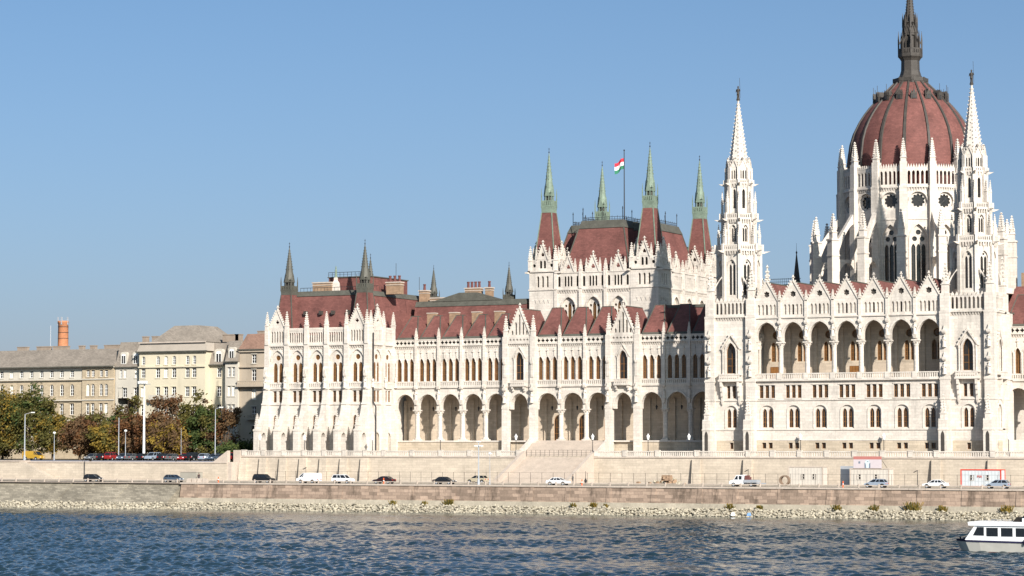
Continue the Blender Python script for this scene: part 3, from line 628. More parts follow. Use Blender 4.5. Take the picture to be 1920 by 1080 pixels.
def ch_tower(cx, cy):
    for r in range(4):
        f = Fr(cx, cy, r * pi / 2).sub(0, -3.15); b.at(f)
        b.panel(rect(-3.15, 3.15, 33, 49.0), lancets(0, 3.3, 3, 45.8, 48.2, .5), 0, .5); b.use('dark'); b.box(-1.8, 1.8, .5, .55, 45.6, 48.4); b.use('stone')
        b.box(-3.3, 3.3, -.18, 0, 45.1, 45.4); b.box(-3.45, 3.45, -.3, .3, 49.0, 49.3)
        for x in (-1.5, -.5, .5, 1.5): b.prism([(x - .3, 43.2), (x + .3, 43.2), (x, 42.4)], -.1, 0)
        b.panel(rect(-3.0, 3.0, 49.3, 51.7), lancets(-.45, 0.9, 1, 49.8, 51.9 - .4) + lancets(.45, .9, 1, 49.8, 51.5) + [circ(-2.0, 50.4, .38, 8), circ(2.0, 50.4, .38, 8)], .05, .3, True, True)
        gable(b, 0, 2.6, 51.7, 55.0, .02, .35, [foil(0, 52.7, .45, 3, 4, .35)], 6, .8)
        for x in (-1.5, 1.5): pinn(ch, f, x, .2, 51.0, .5, 1.2, 2.2)
        for x in (-2.95, ): pinn(ch, f, x, .2, 49.2, .8, 2.2, 3.2)
        b.box(-.25 - 3.3, .25 - 3.3, -1.3, .2, 48.7, 49.05)
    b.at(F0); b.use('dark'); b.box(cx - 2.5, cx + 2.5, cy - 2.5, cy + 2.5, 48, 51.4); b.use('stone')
for r, L, n, dd in ((0, 2 * HH, 3, 0), (1, HD, 3, HH), (2, 2 * HH, 3, HD), (3, HD, 3, HH)):
    f = [Fr(HX, HY, 0), Fr(HX + HH, HY + HD / 2, pi / 2), Fr(HX, HY + HD, pi), Fr(HX - HH, HY + HD / 2, -pi / 2)][r]; ch_front(f, L, n)
TC = [(HX + sx * (HH - 2.9), HY + HD / 2 + sy * (HD / 2 - 2.9)) for sx in (-1, 1) for sy in (-1, 1)]
for cx, cy in TC: ch_tower(cx, cy)
b.at(F0); b.box(HX - HH + 1, HX + HH - 1, HY + .9, HY + HD - .9, 33, 45.3)
fill(ch, b)
crf = later('chamber_roof'); b = MB('roof', 'lead', 'iron')
def mans(x0, x1, y0, y1, z0, i, z1, k=1.2):
    b.use('roof'); b.taper(x0, x1, y0, y1, z0, x0 + i, x1 - i, y0 + i, y1 - i, z1)
    b.use('lead'); b.taper(x0 + i - .2, x1 - i + .2, y0 + i - .2, y1 - i + .2, z1 - .1, x0 + i + .5, x1 - i - .5, y0 + i + .5, y1 - i - .5, z1 + k)
    for sx in (x0, x1):
        for sy in (y0, y1): b.tube((sx, sy, z0), (sx + (i if sx == x0 else -i), sy + (i if sy == y0 else -i), z1), .16, n=4)
y0, y1, x0, x1 = HY + 1.0, HY + HD - 1.0, HX - HH + 1, HX + HH - 1
mans(x0 + 4.8, x1 - 5.2, y0, y1, 45.5, 3.4, 58.4, 1.6); mans(x0, x1, y0 + 4.8, y1 - 5.2, 45.6, 3.4, 58.0, 1.6)
b.use('iron')
def crest(x0, y0, x1, y1, z):
    L = math.hypot(x1 - x0, y1 - y0); n = int(L / .6); ang = math.atan2(y1 - y0, x1 - x0); b.at(Fr(x0, y0, ang))
    for i in range(n + 1): u = L * i / n; b.box(u - .03, u + .03, -.03, .03, z, z + (1.0 if i % 2 else .8))
    b.box(0, L, -.035, .035, z + .72, z + .8); b.box(0, L, -.035, .035, z + .3, z + .36)
    for u in (0, L / 2, L): b.box(u - .05, u + .05, -.05, .05, z, z + 2.9); b.lathe(u, 0, [(.02, z + 2.3), (.16, z + 2.5), (.02, z + 2.7)], 5)
    b.at(F0)
q0, q1, w0, w1 = x0 + 8.8, x1 - 9.2, y0 + 4.2, y1 - 4.2
crest(q0, w0, q1, w0, 59.9); crest(q1, w0, q1, w1, 59.9); crest(q0, w0, q0, w1, 59.9)
crest(x0 + 4.2, y0 + 9, x0 + 4.2, y1 - 9.4, 59.5); crest(x0 + 4.2, y0 + 9, q0, y0 + 9, 59.5); crest(q1, y0 + 9, x1 - 4.2, y0 + 9, 59.5); crest(x1 - 4.2, y0 + 9, x1 - 4.2, y1 - 9.4, 59.5)
fill(crf, b)
tmg = turret_mesh(5.0, 11.8, 2.35, 2.0, 2.9, 25.8, 'green', 'lead')
for cx, cy in TC: put('roof_turret', tmg, crf, F0, cx, cy, 50.0)

# ---- central block
YC = -13.0; BW = 5.34; X0 = C - 3.5 * BW
cen = later('central_facade'); b = MB('stone'); f = Fr(0, YC)
for i in range(7):
    b.at(f); x0 = X0 + i * BW; x1 = x0 + BW; cx = (x0 + x1) / 2
    hs = [rect(cx + d - .42, cx + d + .42, 11.9, 13.0) for d in (-.65, .65)]
    for d in (-.65, .65): win(cen, f, cx + d, .3, 11.9, .84, 1.1, 0, 2, 1)
    hs.append(arch(cx, 2.6, 15.75, 18.9, 20.1)); hs += [rect(cx + d - .4, cx + d + .4, 21.5, 23.9) for d in (-1.18, 0, 1.18)]
    for d in (-1.18, 0, 1.18): win(cen, f, cx + d, .32, 21.5, .8, 2.4, 0, 2, 2)
    b.panel(rect(x0, x1, 13.4, 24.7), hs[2:], 0, .5); b.use('beige'); b.panel(rect(x0, x1, 10.3, 13.4), hs[:2], -.12, .5); b.use('stone'); b.box(x0, x1, -.2, 0, 13.4, 13.55)
    b.panel(arch(cx, 2.6, 15.75, 18.9, 20.1), [arch(cx + d, .86, 15.9, 18.7, 19.5) for d in (-.58, .58)], .22, .3); hood(b, cx, 2.6, 18.9, 20.1, 0, .14, .1, 15.75)
    for d in (-.58, .58): win(cen, f, cx + d, .45, 15.9, .86, 3.6, .8, 2, 3)
    b.box(cx - 1.75, cx + 1.75, -.12, 0, 24.0, 24.14); b.box(cx - 1.75, cx + 1.75, -.12, 0, 21.3, 21.44)
    b.box(x0, x1, -.15, 0, 15.35, 15.6); b.box(x0, x1, -.18, 0, 21.0, 21.2); b.box(x0, x1, -.55, 0, 24.7, 25.0); balustrade(b, x0 + (.5 if i else .1), x1 - .5, -.35, 25.0, 1.2, .42, .24); b.box(x1 - .5, x1 + .5, -.6, -.1, 25.0, 26.25)
    # loggia
    a = arch(cx, BW - 1.2, 32.2, 33.4, 36.0, 8)
    lo = [(x0, 32.2), a[0]] + [a[j] for j in range(len(a) - 1, 1, -1)] + [a[1], (x1, 32.2), (x1, 36.7), (x0, 36.7)]
    b.panel(lo, [], 0, 1.0, True); hood(b, cx, BW - 1.2, 33.4, 36.0, 0, .35, .14, 32.3)
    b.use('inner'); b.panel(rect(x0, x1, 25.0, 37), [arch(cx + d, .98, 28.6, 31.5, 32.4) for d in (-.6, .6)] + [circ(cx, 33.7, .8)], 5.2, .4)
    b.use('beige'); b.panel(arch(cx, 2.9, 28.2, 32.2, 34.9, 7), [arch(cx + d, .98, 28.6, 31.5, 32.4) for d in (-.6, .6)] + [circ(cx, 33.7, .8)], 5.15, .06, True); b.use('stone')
    for d in (-.6, .6): win(cen, f, cx + d, 5.5, 28.6, .98, 3.8, .9, 2, 4, gm='leaded')
    roundel(cen, f, cx, 5.5, 33.7, .8)
    # arcade and gable
    b.box(x0, x1, -.25, 0, 36.7, 36.95); b.panel(rect(x0, x1, 36.95, 39.9), lancets(cx, 4.0, 5, 37.4, 39.4, .42), 0, .35)
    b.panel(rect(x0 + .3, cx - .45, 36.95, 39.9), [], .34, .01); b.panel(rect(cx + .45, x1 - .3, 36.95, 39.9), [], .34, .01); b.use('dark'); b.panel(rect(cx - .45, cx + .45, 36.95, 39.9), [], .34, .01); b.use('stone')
    gable(b, cx, BW - .5, 39.9, 44.0, 0, .45, [foil(cx, 41.3, .62, 6, 3, .25)], 9, .95)
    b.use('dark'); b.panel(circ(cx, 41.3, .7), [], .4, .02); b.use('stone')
    if i < 6:
        put('column', column_mesh(.48, 7.2), cen, f, x1, .5, 25.0); put('statue', statue_mesh(), cen, f, x1, -.35, 33.1); b.sq(x1, -.3, [(.2, 32.4), (.4, 33.1)])
        canopy(b, x1, -.3, 35.5, .32); b.box(x1 - .3, x1 + .3, -.3, .0, 35.6, 40.1); pinn(cen, f, x1, -.05, 39.9, .5, .6, 1.5)
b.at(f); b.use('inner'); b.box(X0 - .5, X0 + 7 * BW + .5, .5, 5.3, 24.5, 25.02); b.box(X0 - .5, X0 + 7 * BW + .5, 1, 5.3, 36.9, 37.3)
for i in range(1, 7): x = X0 + i * BW; b.box(x - .3, x + .3, 4.9, 5.25, 25.0, 35); b.box(x - .25, x + .25, 1.0, 5.2, 36.2, 37)
b.use('stone')
for i in (0, 3): win(cen, f, X0 + (i + .5) * BW, 5.1, 25.0, 2.4, 2.6, 0, 4, 1, name='door', gm='wood')
b.at(F0); b.box(C - 28, C + 28, YC + 6.2, 1, 10.3, 37.2); b.box(C - 22, C + 22, YC + .6, YC + 5.3, 10.3, 24.4); b.box(C - 20, C + 20, 1, 46, 10.3, 43.0)
# south flank of the block, beyond the right tower
fl = Fr(C + 28.0, YC, pi / 2); b.at(fl)
b.panel(rect(9.2, 13, 10.3, 37), [arch(11.2, 1.8, 26, 30.5, 32)], -.02, .4); win(cen, fl, 11.2, .3, 26, 1.8, 6, 1.5, 2, 3); b.box(9.2, 13, -.3, 0, 24.7, 25)
fill(cen, b)
crf2 = later('central_roof'); b = MB('roof', 'lead')
for i in range(7):
    cx = X0 + (i + .5) * BW; w = BW / 2 - .15
    def mk():
        h = MB('roof', 'lead'); h.add([(-w, 0, 39.6), (w, 0, 39.6), (0, 0, 43.6), (-w, 15, 39.6), (w, 15, 39.6), (0, 15, 43.6)], [(0, 2, 5, 3), (1, 4, 5, 2), (3, 5, 4)])
        h.use('lead'); h.tube((0, 0, 43.65), (0, 15, 43.65), .13, n=4); return h.mesh('ridge_roof')
    link('ridge_roof', cached('cridge', mk), crf2, (cx, YC + .5, 0))
b.use('lead'); b.box(C - 19, C + 19, YC + .5, 1.2, 39.0, 39.7); b.box(C - 28, C + 28, YC + 5, 12, 37.2, 37.5); b.box(C - 20.2, C + 20.2, 1, 46.2, 43, 43.3)
fill(crf2, b)

# ---- the two facade towers
def octo(b, ap, z0, z1, n=8): R = ap / cos(pi / n); b.lathe(0, 0, [(R, z0), (R, z1)], n, pi / n)
def make_tower(cx, first):
    o = link('facade_tower', bpy.data.meshes.new('facade_tower'), par, (cx, YC + 4.5, 10.3)); b = MB('stone'); f0 = Fr(cx, YC + 4.5)
    W = 4.65
    for r in range(4):
        f = Fr(cx, YC + 4.5, r * pi / 2).sub(0, -4.5); b.at(f)
        vis = r in (0, 1)
        hs = [rect(-.38, .38, 11.8, 13.0)] if r == 0 else []
        hs += [arch(0, 2.4, 15.75, 18.9, 20.1), arch(0, 2.1, 26.3, 30.4, 32.2)] + [rect(d - .35, d + .35, 21.5, 23.9) for d in (-.58, .58)]
        if not vis: hs = []
        b.panel(rect(-W, W, 10.3, 37.2), hs, 0, .6)
        if vis:
            if r == 0: win(o, f, 0, .35, 11.8, .76, 1.2, 0, 2, 1)
            b.panel(arch(0, 2.4, 15.75, 18.9, 20.1), [arch(d, .8, 15.9, 18.7, 19.5) for d in (-.55, .55)], .22, .3); hood(b, 0, 2.4, 18.9, 20.1, 0, .16, .12, 15.75)
            for d in (-.55, .55): win(o, f, d, .5, 15.9, .8, 3.6, .8, 2, 3)
            for d in (-.58, .58): win(o, f, d, .4, 21.5, .7, 2.4, 0, 2, 2)
            win(o, f, 0, .5, 26.3, 2.1, 5.9, 1.8, 2, 3); hood(b, 0, 2.1, 30.4, 32.2, 0, .25, .35, 26.2)
            for sg in (-1, 1):
                b.prism([(sg * 2.15, 30.9), (sg * 1.85, 30.9), (0, 33.6), (0, 34.1)], -.4, 0)
                for k in range(1, 5): t = k / 5; b.box(sg * 2.1 * (1 - t) - .1, sg * 2.1 * (1 - t) + .1, -.42, -.1, 30.95 + 3.2 * t, 31.2 + 3.2 * t)
                b.lathe(sg * 1.6, -.25, [(.26, 26.2), (.15, 26.5), (.15, 30.3), (.28, 30.9)], 6)
                for k in range(4): b.box(sg * 1.75 - .22, sg * 1.75 + .22, -1.15 + k * .25, 0, 24.7 - (k + 1) * .95, 24.7 - k * .95)
                b.sq(sg * 1.75, -.28, [(.22, 20.9), (.05, 20.2)])
            b.box(-2.3, 2.3, -1.25, 0, 24.7, 25.0); balustrade(b, -2.2, 2.2, -1.05, 25.0, 1.15, .42, .24); balustrade_side = [b.box(s * 2.15 - .12, s * 2.15 + .12, -1.1, 0, 25.9, 26.15) for s in (-1, 1)]
            b.box(-W, W, -.15, 0, 15.35, 15.6); b.box(-W, W, -.18, 0, 20.95, 21.2)
            b.use('beige'); b.panel(rect(-3, 3, 10.3, 13.4), [rect(-.38, .38, 11.8, 13.0)] if r == 0 else [], -.06, .06); b.use('stone')
        corbels(b, -3.4, 3.4, 0, 36.5, .55, .5, .3); b.box(-W, W, -.4, .3, 37.05, 37.35)
        b.panel(rect(-3.6, 3.6, 37.35, 40.1), lancets(0, 6.4, 8, 37.7, 39.9, .34), -.1, .32, True, True)
        for k in range(8): x = -3.2 + .8 * (k + .5); b.prism([(x - .38, 40.1), (x + .38, 40.1), (x, 40.85)], -.14, .2)
        # corner piers
        for sg in (-1, 1) if r in (0, 2) else ():
            x = sg * 4.2; b.box(x - .95, x + .95, -.75, 1.1, 10.3, 37.3); b.box(x - .85, x + .85, -.62, 1.0, 37.3, 40.6); b.box(x - 1.05, x + 1.05, -.85, 1.15, 24.6, 24.95); b.box(x - 1.05, x + 1.05, -.85, 1.15, 20.9, 21.2); b.box(x - 1.0, x + 1.0, -.8, 1.1, 36.9, 37.3)
            if r == 0:
                b.side([(-.7, 10.3), (-2.6, 10.3), (-2.6, 17.2), (-1.6, 18.0), (-.75, 20.9)], x - .8, x + .8); pinn(o, f, x, -2.0, 17.3, .95, 1.0, 3.6)
                b.use('dark'); b.panel(arch(x, .7, 11, 14.3, 15.2, 3), [], -2.62, .01); b.use('stone'); b.box(x - .9, x + .9, -2.7, -.7, 15.3, 15.55)
                for z in (25.6, 30.6): put('statue', statue_mesh(), o, f, x, -1.0, z); canopy(b, x, -.95, z + 2.5, .4)
            pinn(o, f, x, .2, 40.6, 1.2, 1.6, 4.2 if r == 0 else 5.5)
    # octagonal stages
    c0 = Fr(cx, YC + 4.5); b.at(c0)
    def stage(ap, z0, z1, ww, wz0, wz1, lights=2, rise=1.1):
        R = ap / cos(pi / 8); fw = 2 * R * sin(pi / 8)
        for k in range(8):
            ff = Fr(cx, YC + 4.5, k * pi / 4).sub(0, -ap); b.at(ff)
            a = arch(0, ww, wz0, wz1 - rise, wz1)
            b.panel(rect(-fw / 2, fw / 2, z0, z1), [a], 0, .4)
            if lights == 2:
                l = ww * .36; b.panel(a, [arch(d * ww * .24, l, wz0 + .1, wz1 - rise * 1.25, wz1 - rise * .8, 3) for d in (-1, 1)] + [circ(0, wz1 - rise * .52, ww * .15, 8)], .22, .2)
            b.use('glass'); b.panel(a, [], .42, .01); b.use('stone')
            if ww > .9: hood(b, 0, ww, wz1 - rise, wz1, 0, .16, .14); b.sq(0, -.06, [(.07, wz1 + .2), (.07, wz1 + .8), (.16, wz1 + 1.0), (.04, wz1 + 1.4)])
            fv = Fr(cx, YC + 4.5, k * pi / 4 + pi / 8).sub(0, -R); b.at(fv); b.box(-.32, .32, -.28, .5, z0, z1)
        b.at(c0)
    def balcony(ap, z0, h, garg):
        R = ap / cos(pi / 8); b.at(c0); octo(b, ap, z0, z0 + .22)
        for k in range(8):
            ff = Fr(cx, YC + 4.5, k * pi / 4).sub(0, -ap); b.at(ff); fw = R * sin(pi / 8) * 2
            balustrade(b, -fw / 2, fw / 2, .1, z0 + .22, h, .36, .16); corbels(b, -fw / 2 + .2, fw / 2 - .2, .25, z0 - .7, .7, .45, .3)
            fv = Fr(cx, YC + 4.5, k * pi / 4 + pi / 8).sub(0, -R); b.at(fv); b.box(-.25, .25, -.2, .3, z0 - .3, z0 + h + .4)
            if garg: b.taper(-.13, .13, -.2, .3, z0 - .3, -.16, .16, -garg, .3, z0 + .12)
        b.at(c0)
    def ring(r, z, w, hs, hp):
        for k in range(8): fv = Fr(cx, YC + 4.5, k * pi / 4 + pi / 8).sub(0, -r); pinn(o, fv, 0, 0, z, w, hs, hp)
    stage(3.85, 37.3, 50.2, 1.5, 41.4, 48.4, 2, 1.2); balcony(4.25, 50.0, 1.05, 1.5)
    stage(2.95, 51.0, 56.4, 1.05, 51.8, 55.2, 2, .8); ring(3.95, 50.3, .6, 2.6, 2.6); balcony(3.35, 56.2, .95, 1.2)
    for k in range(8):
        fv = Fr(cx, YC + 4.5, k * pi / 4 + pi / 8); b.at(fv); b.side([(-4.0, 53.2), (-4.0, 53.7), (-3.0, 55.0), (-3.0, 54.3)], -.12, .12); b.side([(-3.2, 59.3), (-3.2, 59.8), (-2.4, 61.2), (-2.4, 60.5)], -.1, .1)
    stage(2.35, 57.2, 63.4, .62, 58.4, 62.2, 1, .6); ring(3.2, 56.6, .5, 2.9, 2.4); balcony(2.6, 63.2, .5, 1.1)
    stage(2.25, 63.4, 66.4, .34, 64.2, 65.9, 1, .3); ring(2.35, 64.5, .4, 1.6, 1.8)
    for k in range(8):
        ff = Fr(cx, YC + 4.5, k * pi / 4).sub(0, -2.25); b.at(ff); gable(b, 0, 1.5, 66.4, 68.0, -.02, .2, (), 3, .5)
        for d in (-.5, .5): b.use('glass'); b.panel(arch(d, .26, 64.2, 65.7, 65.9, 2), [], -.01, .01); b.use('stone')
        if k % 2 == 0: # struts from the corner piers to the octagon
            for sg in (-1, 1):
                pass
    for sx in (-1, 1):
        for sy in (-1, 1):
            for tx, ty in ((1.8, 3.9), (3.9, 1.8)):
                p = Vector((sx * 4.1, sy * 4.2, 0)); q = Vector((sx * tx * .95, sy * ty * .95, 0)); d = q - p; L = d.length; ang = math.atan2(d.y, d.x)
                b.at(Fr(cx + p.x, YC + 4.5 + p.y, ang)); n = 6
                up = [(L * i / n, 42.3 + 3.4 * i / n) for i in range(n + 1)]; lw = [(L * i / n, 40.8 + 4.1 * sin(pi / 2 * i / n)) for i in range(n + 1)]
                b.prism(up + lw[::-1], -.18, .18)
    o.data = b.mesh('facade_tower', (cx, YC + 4.5, 10.3))
    def mk():
        s = MB('carve'); s.lathe(0, 0, [(1.95, 0), (1.9, .2), (.16, 12.9), (.22, 13.1), (.1, 13.3)], 8, pi / 8)
        for i in range(17):
            t = (i + .5) / 17.5; r = 1.92 * (1 - t) + .16 * t; z = .2 + 12.7 * t
            for k in range(8):
                s.at(Fr(0, 0, k * pi / 4 + pi / 8)); h = .2 - .07 * t; s.taper(-.1, .1, -r - .02, -r + .12, z, -.09, .09, -r - h, -r - .04, z + .3)
        for i in range(6):
            t = (i + 1) / 9; r = (1.92 * (1 - t) + .16 * t) * cos(pi / 8)
            for k in range(8): s.at(Fr(0, 0, k * pi / 4)); s.use('dark'); s.panel(foil(0, .3 + 12.7 * t, .13 * (1 - t) + .05, 4, 2, .4), [], -r - .015, .01); s.use('carve')
        return s.mesh('spire')
    link('spire', cached('tspire', mk), o, (cx, YC + 4.5, 66.6))
    def mk():
        s = MB('dark', 'iron'); s.lathe(0, 0, [(.36, 0), (.4, .2), (.3, .3), (.3, .5)], 8); s.tube((-.13, 0, .5), (-.15, 0, 1.3), .13, .16); s.tube((.13, 0, .5), (.15, -.05, 1.3), .13, .16)
        s.lathe(0, 0, [(.3, 1.2), (.28, 1.6), (.36, 2.05), (.3, 2.25), (.1, 2.35), (.1, 2.45), (.17, 2.55), (.17, 2.7), (.06, 2.85)], 8)
        s.tube((-.33, 0, 2.15), (-.42, -.1, 1.6), .1, .08); s.tube((.33, 0, 2.15), (.5, -.2, 1.8), .1, .08); s.use('iron'); s.tube((.5, -.2, .4), (.35, -.1, 4.4), .035); return s.mesh('herald_statue')
    link('herald_statue', cached('herald', mk), o, (cx, YC + 4.5, 79.8))
for cx in (C - 23.35, C + 23.35): make_tower(cx, cx < C)

# ---- drum
DX, DY, R16 = C + .1, 28.0, 14.4; ap = R16 * cos(pi / 16); fw = 2 * R16 * sin(pi / 16)
drum = later('drum'); b = MB('stone')
for k in range(16):
    f = Fr(DX, DY, k * pi / 8).sub(0, -ap); b.at(f)
    A = arch(0, 3.3, 44.0, 53.4, 56.3, 7)
    b.panel(rect(-fw / 2, fw / 2, 42.5, 63.6), [A, circ(0, 61.0, 1.75, 20)], 0, .6)
    hood(b, 0, 3.3, 53.4, 56.3, 0, .25, .2, 44)
    b.panel(A, [arch(d, .82, 44.2, 51.6, 52.4, 3) for d in (-1.0, 0, 1.0)] + [circ(-.75, 53.4, .5, 10), circ(.75, 53.4, .5, 10), circ(0, 54.7, .52, 10)], .5, .25)
    b.panel(circ(0, 61.0, 1.75, 20), [foil(0, 61.0, 1.38, 10, 3, .22)], .4, .2)
    win(drum, f, 0, .8, 44.0, 3.2, 12.1, 2.9, 5, 6, fm='iron'); roundel(drum, f, 0, .65, 61.0, 1.5, 'iron', 'glass', 'rose_window')
    hood(b, 0, 3.5, 61.0, 62.75, 0, .18, .16, 61.0)
    corbels(b, -2.1, 2.1, 0, 63.0, .6, .5, .3); b.box(-fw / 2, fw / 2, -.35, .3, 63.6, 63.9); b.box(-fw / 2, fw / 2, -.14, 0, 57.2, 57.4)
    b.panel(rect(-fw / 2, fw / 2, 63.9, 67.6), lancets(0, 4.4, 5, 64.3, 67.0, .36), -.1, .45, True, True)
    for i in range(8): x = -2.1 + 4.2 * (i + .5) / 8; b.prism([(x - .25, 67.6), (x + .25, 67.6), (x, 68.4)], -.12, .2)
    fv = Fr(DX, DY, k * pi / 8 + pi / 16); b.at(fv)
    b.box(-.78, .78, -R16 - .9, -R16 + .9, 42.5, 63.7); b.box(-.66, .66, -R16 - .75, -R16 + .8, 63.7, 68.8); b.box(-.8, .8, -R16 - .95, -R16 + .3, 63.5, 63.9)
    pinn(drum, fv, 0, -R16 - .05, 68.6, 1.05, .9, 4.0, k=7)
    # outer pier and flying buttress
    def mk():
        c = MB('stone'); r = 20.0
        c.box(-.8, .8, -r - .9, -r + .9, 42.5, 53.6); c.box(-.92, .92, -r - 1.0, -r + 1.0, 50.2, 50.5); c.box(-.95, .95, -r - 1.05, -r + 1.05, 53.3, 53.65)
        n = 8; up = [(-r + .8 + (r - 15.3) * i / n, 53.3 + 6.6 * i / n) for i in range(n + 1)]; L = r - 15.3
        lw = [(-r + .8 + L * i / n, 50.4 + 6.6 * sin(pi / 2 * i / n) ** .9) for i in range(n + 1)]; c.side(up + lw[::-1], -.45, .45)
        up = [(-r + .8 + L * i / n, 49.6) for i in range(n + 1)]; lw = [(-r + .8 + L * i / n, 45.6 + 3.3 * sin(pi * i / n) ** .6) for i in range(n + 1)]; c.side(up + lw[::-1], -.5, .5)
        return c.mesh('flying_buttress')
    link('flying_buttress', cached('flyer', mk), drum, (DX, DY, 0), fv.r); pinn(drum, fv, 0, -20.0, 53.6, 1.15, 1.3, 3.9, k=6)
b.at(Fr(DX, DY)); b.lathe(0, 0, [(22, 42.5), (22, 43.6), (14, 43.7)], 16, pi / 16 + pi / 2); b.use('lead'); b.lathe(0, 0, [(14.0, 63.9), (12.5, 64.0)], 16, pi / 16 + pi / 2)
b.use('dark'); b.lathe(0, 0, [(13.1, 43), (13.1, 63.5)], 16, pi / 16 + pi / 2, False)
fill(drum, b)
# ---- dome with its ribs, lucarnes, lantern and spire
prof = [(12.95, 63.8), (12.98, 66), (12.95, 68.4), (12.75, 71.2), (12.35, 74.0), (11.65, 76.2), (10.65, 78.2), (9.6, 79.8), (8.5, 81.2), (7.2, 82.6), (5.9, 83.9), (4.4, 85.3), (3.1, 86.6)]
b = MB('roof'); b.at(Fr(DX, DY)); b.lathe(0, 0, prof, 64); dome = b.build('dome', par, PB, True)
def mk():
    c = MB('dark'); w = .34
    for (r0, z0), (r1, z1) in zip(prof, prof[1:]):
        k0, k1 = w * (.55 + .45 * r0 / 13), w * (.55 + .45 * r1 / 13)
        c.add([(-k0, -r0 + .05, z0), (-k0 * .7, -r0 - .26, z0 + .05), (k0 * .7, -r0 - .26, z0 + .05), (k0, -r0 + .05, z0), (-k1, -r1 + .05, z1), (-k1 * .7, -r1 - .26, z1 + .05), (k1 * .7, -r1 - .26, z1 + .05), (k1, -r1 + .05, z1)], [(0, 1, 5, 4), (1, 2, 6, 5), (2, 3, 7, 6)])
    return c.mesh('rib')
for k in range(16): link('rib', cached('rib', mk), dome, (DX, DY, 0), k * pi / 8 + pi / 16)
def mk():
    c = MB('dark', 'iron'); r = 7.15
    c.prism(arch(0, .8, 82.3, 82.9, 83.5, 3), -r - .5, -r + 1.2); c.prism([(-.5, 83.2), (.5, 83.2), (0, 84.3)], -r - .55, -r + 1.2); c.use('iron'); c.panel(arch(0, .5, 82.4, 82.8, 83.2, 3), [], -r - .56, .01)
    c.use('dark')
    for x in (-.55, .55): c.sq(x, -r - .35, [(.09, 82.0), (.09, 83.7), (.02, 84.4)])
    c.tube((0, -r - .4, 84.2), (0, -r - .4, 85.6), .045); return c.mesh('lucarne')
for k in range(16): link('lucarne', cached('luc', mk), dome, (DX, DY, 0), k * pi / 8)
b = MB('dark', 'iron'); b.at(Fr(DX, DY))
b.lathe(0, 0, [(3.6, 86.2), (3.6, 86.6), (3.0, 86.9), (2.2, 88.0), (1.9, 89.0), (1.85, 91.0), (2.1, 91.4), (2.45, 91.8), (2.5, 92.3)], 8, pi / 8)
b.lathe(0, 0, [(1.05, 92.3), (1.05, 97.5)], 8, pi / 8)
for k in range(8):
    f = Fr(DX, DY, k * pi / 4); b.at(f); balustrade(b, -.95, .95, -2.25, 92.3, 1.2, .34, .12); b.at(f.sub(0, 0, pi / 8)); b.box(-.12, .12, -3.62, -3.42, 86.6, 87.4)
    b.box(-.14, .14, -2.5, -2.2, 91.8, 95.4); b.sq(0, -2.35, [(.16, 95.2), (.02, 97.2)]); b.box(-.16, .16, -1.55, -1.2, 92.3, 98.2)
    b.side([(-2.3, 94.2), (-2.3, 94.7), (-1.3, 96.6), (-1.3, 95.9)], -.1, .1); b.sq(0, -1.45, [(.17, 98.0), (.14, 99.6), (.02, 100.9)])
    b.at(f); gable(b, 0, 1.1, 96.8, 98.6, -1.35, -1.1, (), 2, .5); b.prism(arch(0, .75, 96.3, 96.35, 96.9, 3), -1.3, -1.1); b.prism(rect(-3.0 * sin(pi / 8), 3.0 * sin(pi / 8), 86.6, 87.3), -3.4, -3.3)
lan = b.build('lantern', dome, (DX, DY, 87))
b = MB('dark'); b.at(Fr(DX, DY)); b.lathe(0, 0, [(1.35, 97.2), (1.1, 98.6), (.12, 108.5), (.25, 108.9), (.06, 109.3)], 8, pi / 8)
for i in range(16):
    t = i / 17; r = 1.1 * (1 - t) + .12 * t; z = 98.6 + 9.9 * t
    for k in range(8): b.at(Fr(DX, DY, k * pi / 4 + pi / 8)); b.taper(-.06, .06, -r, -r + .1, z, -.06, .06, -r - .17, -r - .03, z + .22)
b.at(Fr(DX, DY)); b.tube((0, 0, 109), (0, 0, 111.5), .05); b.build('spire', dome, (DX, DY, 100))
# dark spires and roof railings glimpsed behind
bk = later('rear_roof'); b = MB('dark', 'roof', 'lead', 'iron')
b.taper(-36, -20, 30, 60, 38, -34, -22, 32, 58, 46.3)
b.lathe(-27.3, 44, [(1.1, 44), (1.05, 46.5), (1.25, 46.7), (.85, 47.2), (.1, 53.6), (.22, 53.9), (.04, 54.3), (.02, 56)], 8)
b.lathe(-20.9, 38, [(2.6, 41), (2.3, 43), (.12, 51.6), (.02, 53)], 8)
b.use('iron')
for i in range(26): b.box(-34 + i * .46, -33.95 + i * .46, 32, 32.05, 46.3, 47.6)
b.box(-34, -22, 32, 32.05, 47.4, 47.5); b.box(-34, -22, 32, 32.05, 46.8, 46.88)
fill(bk, b)
b = MB('roof', 'brickch'); b.use('brickch'); b.box(C + 22, C + 34, 30, 40, 38, 47); b.use('roof'); b.taper(C + 20, C + 50, 22, 44, 37, C + 22, C + 48, 26, 40, 44); part('rear_roof', b)
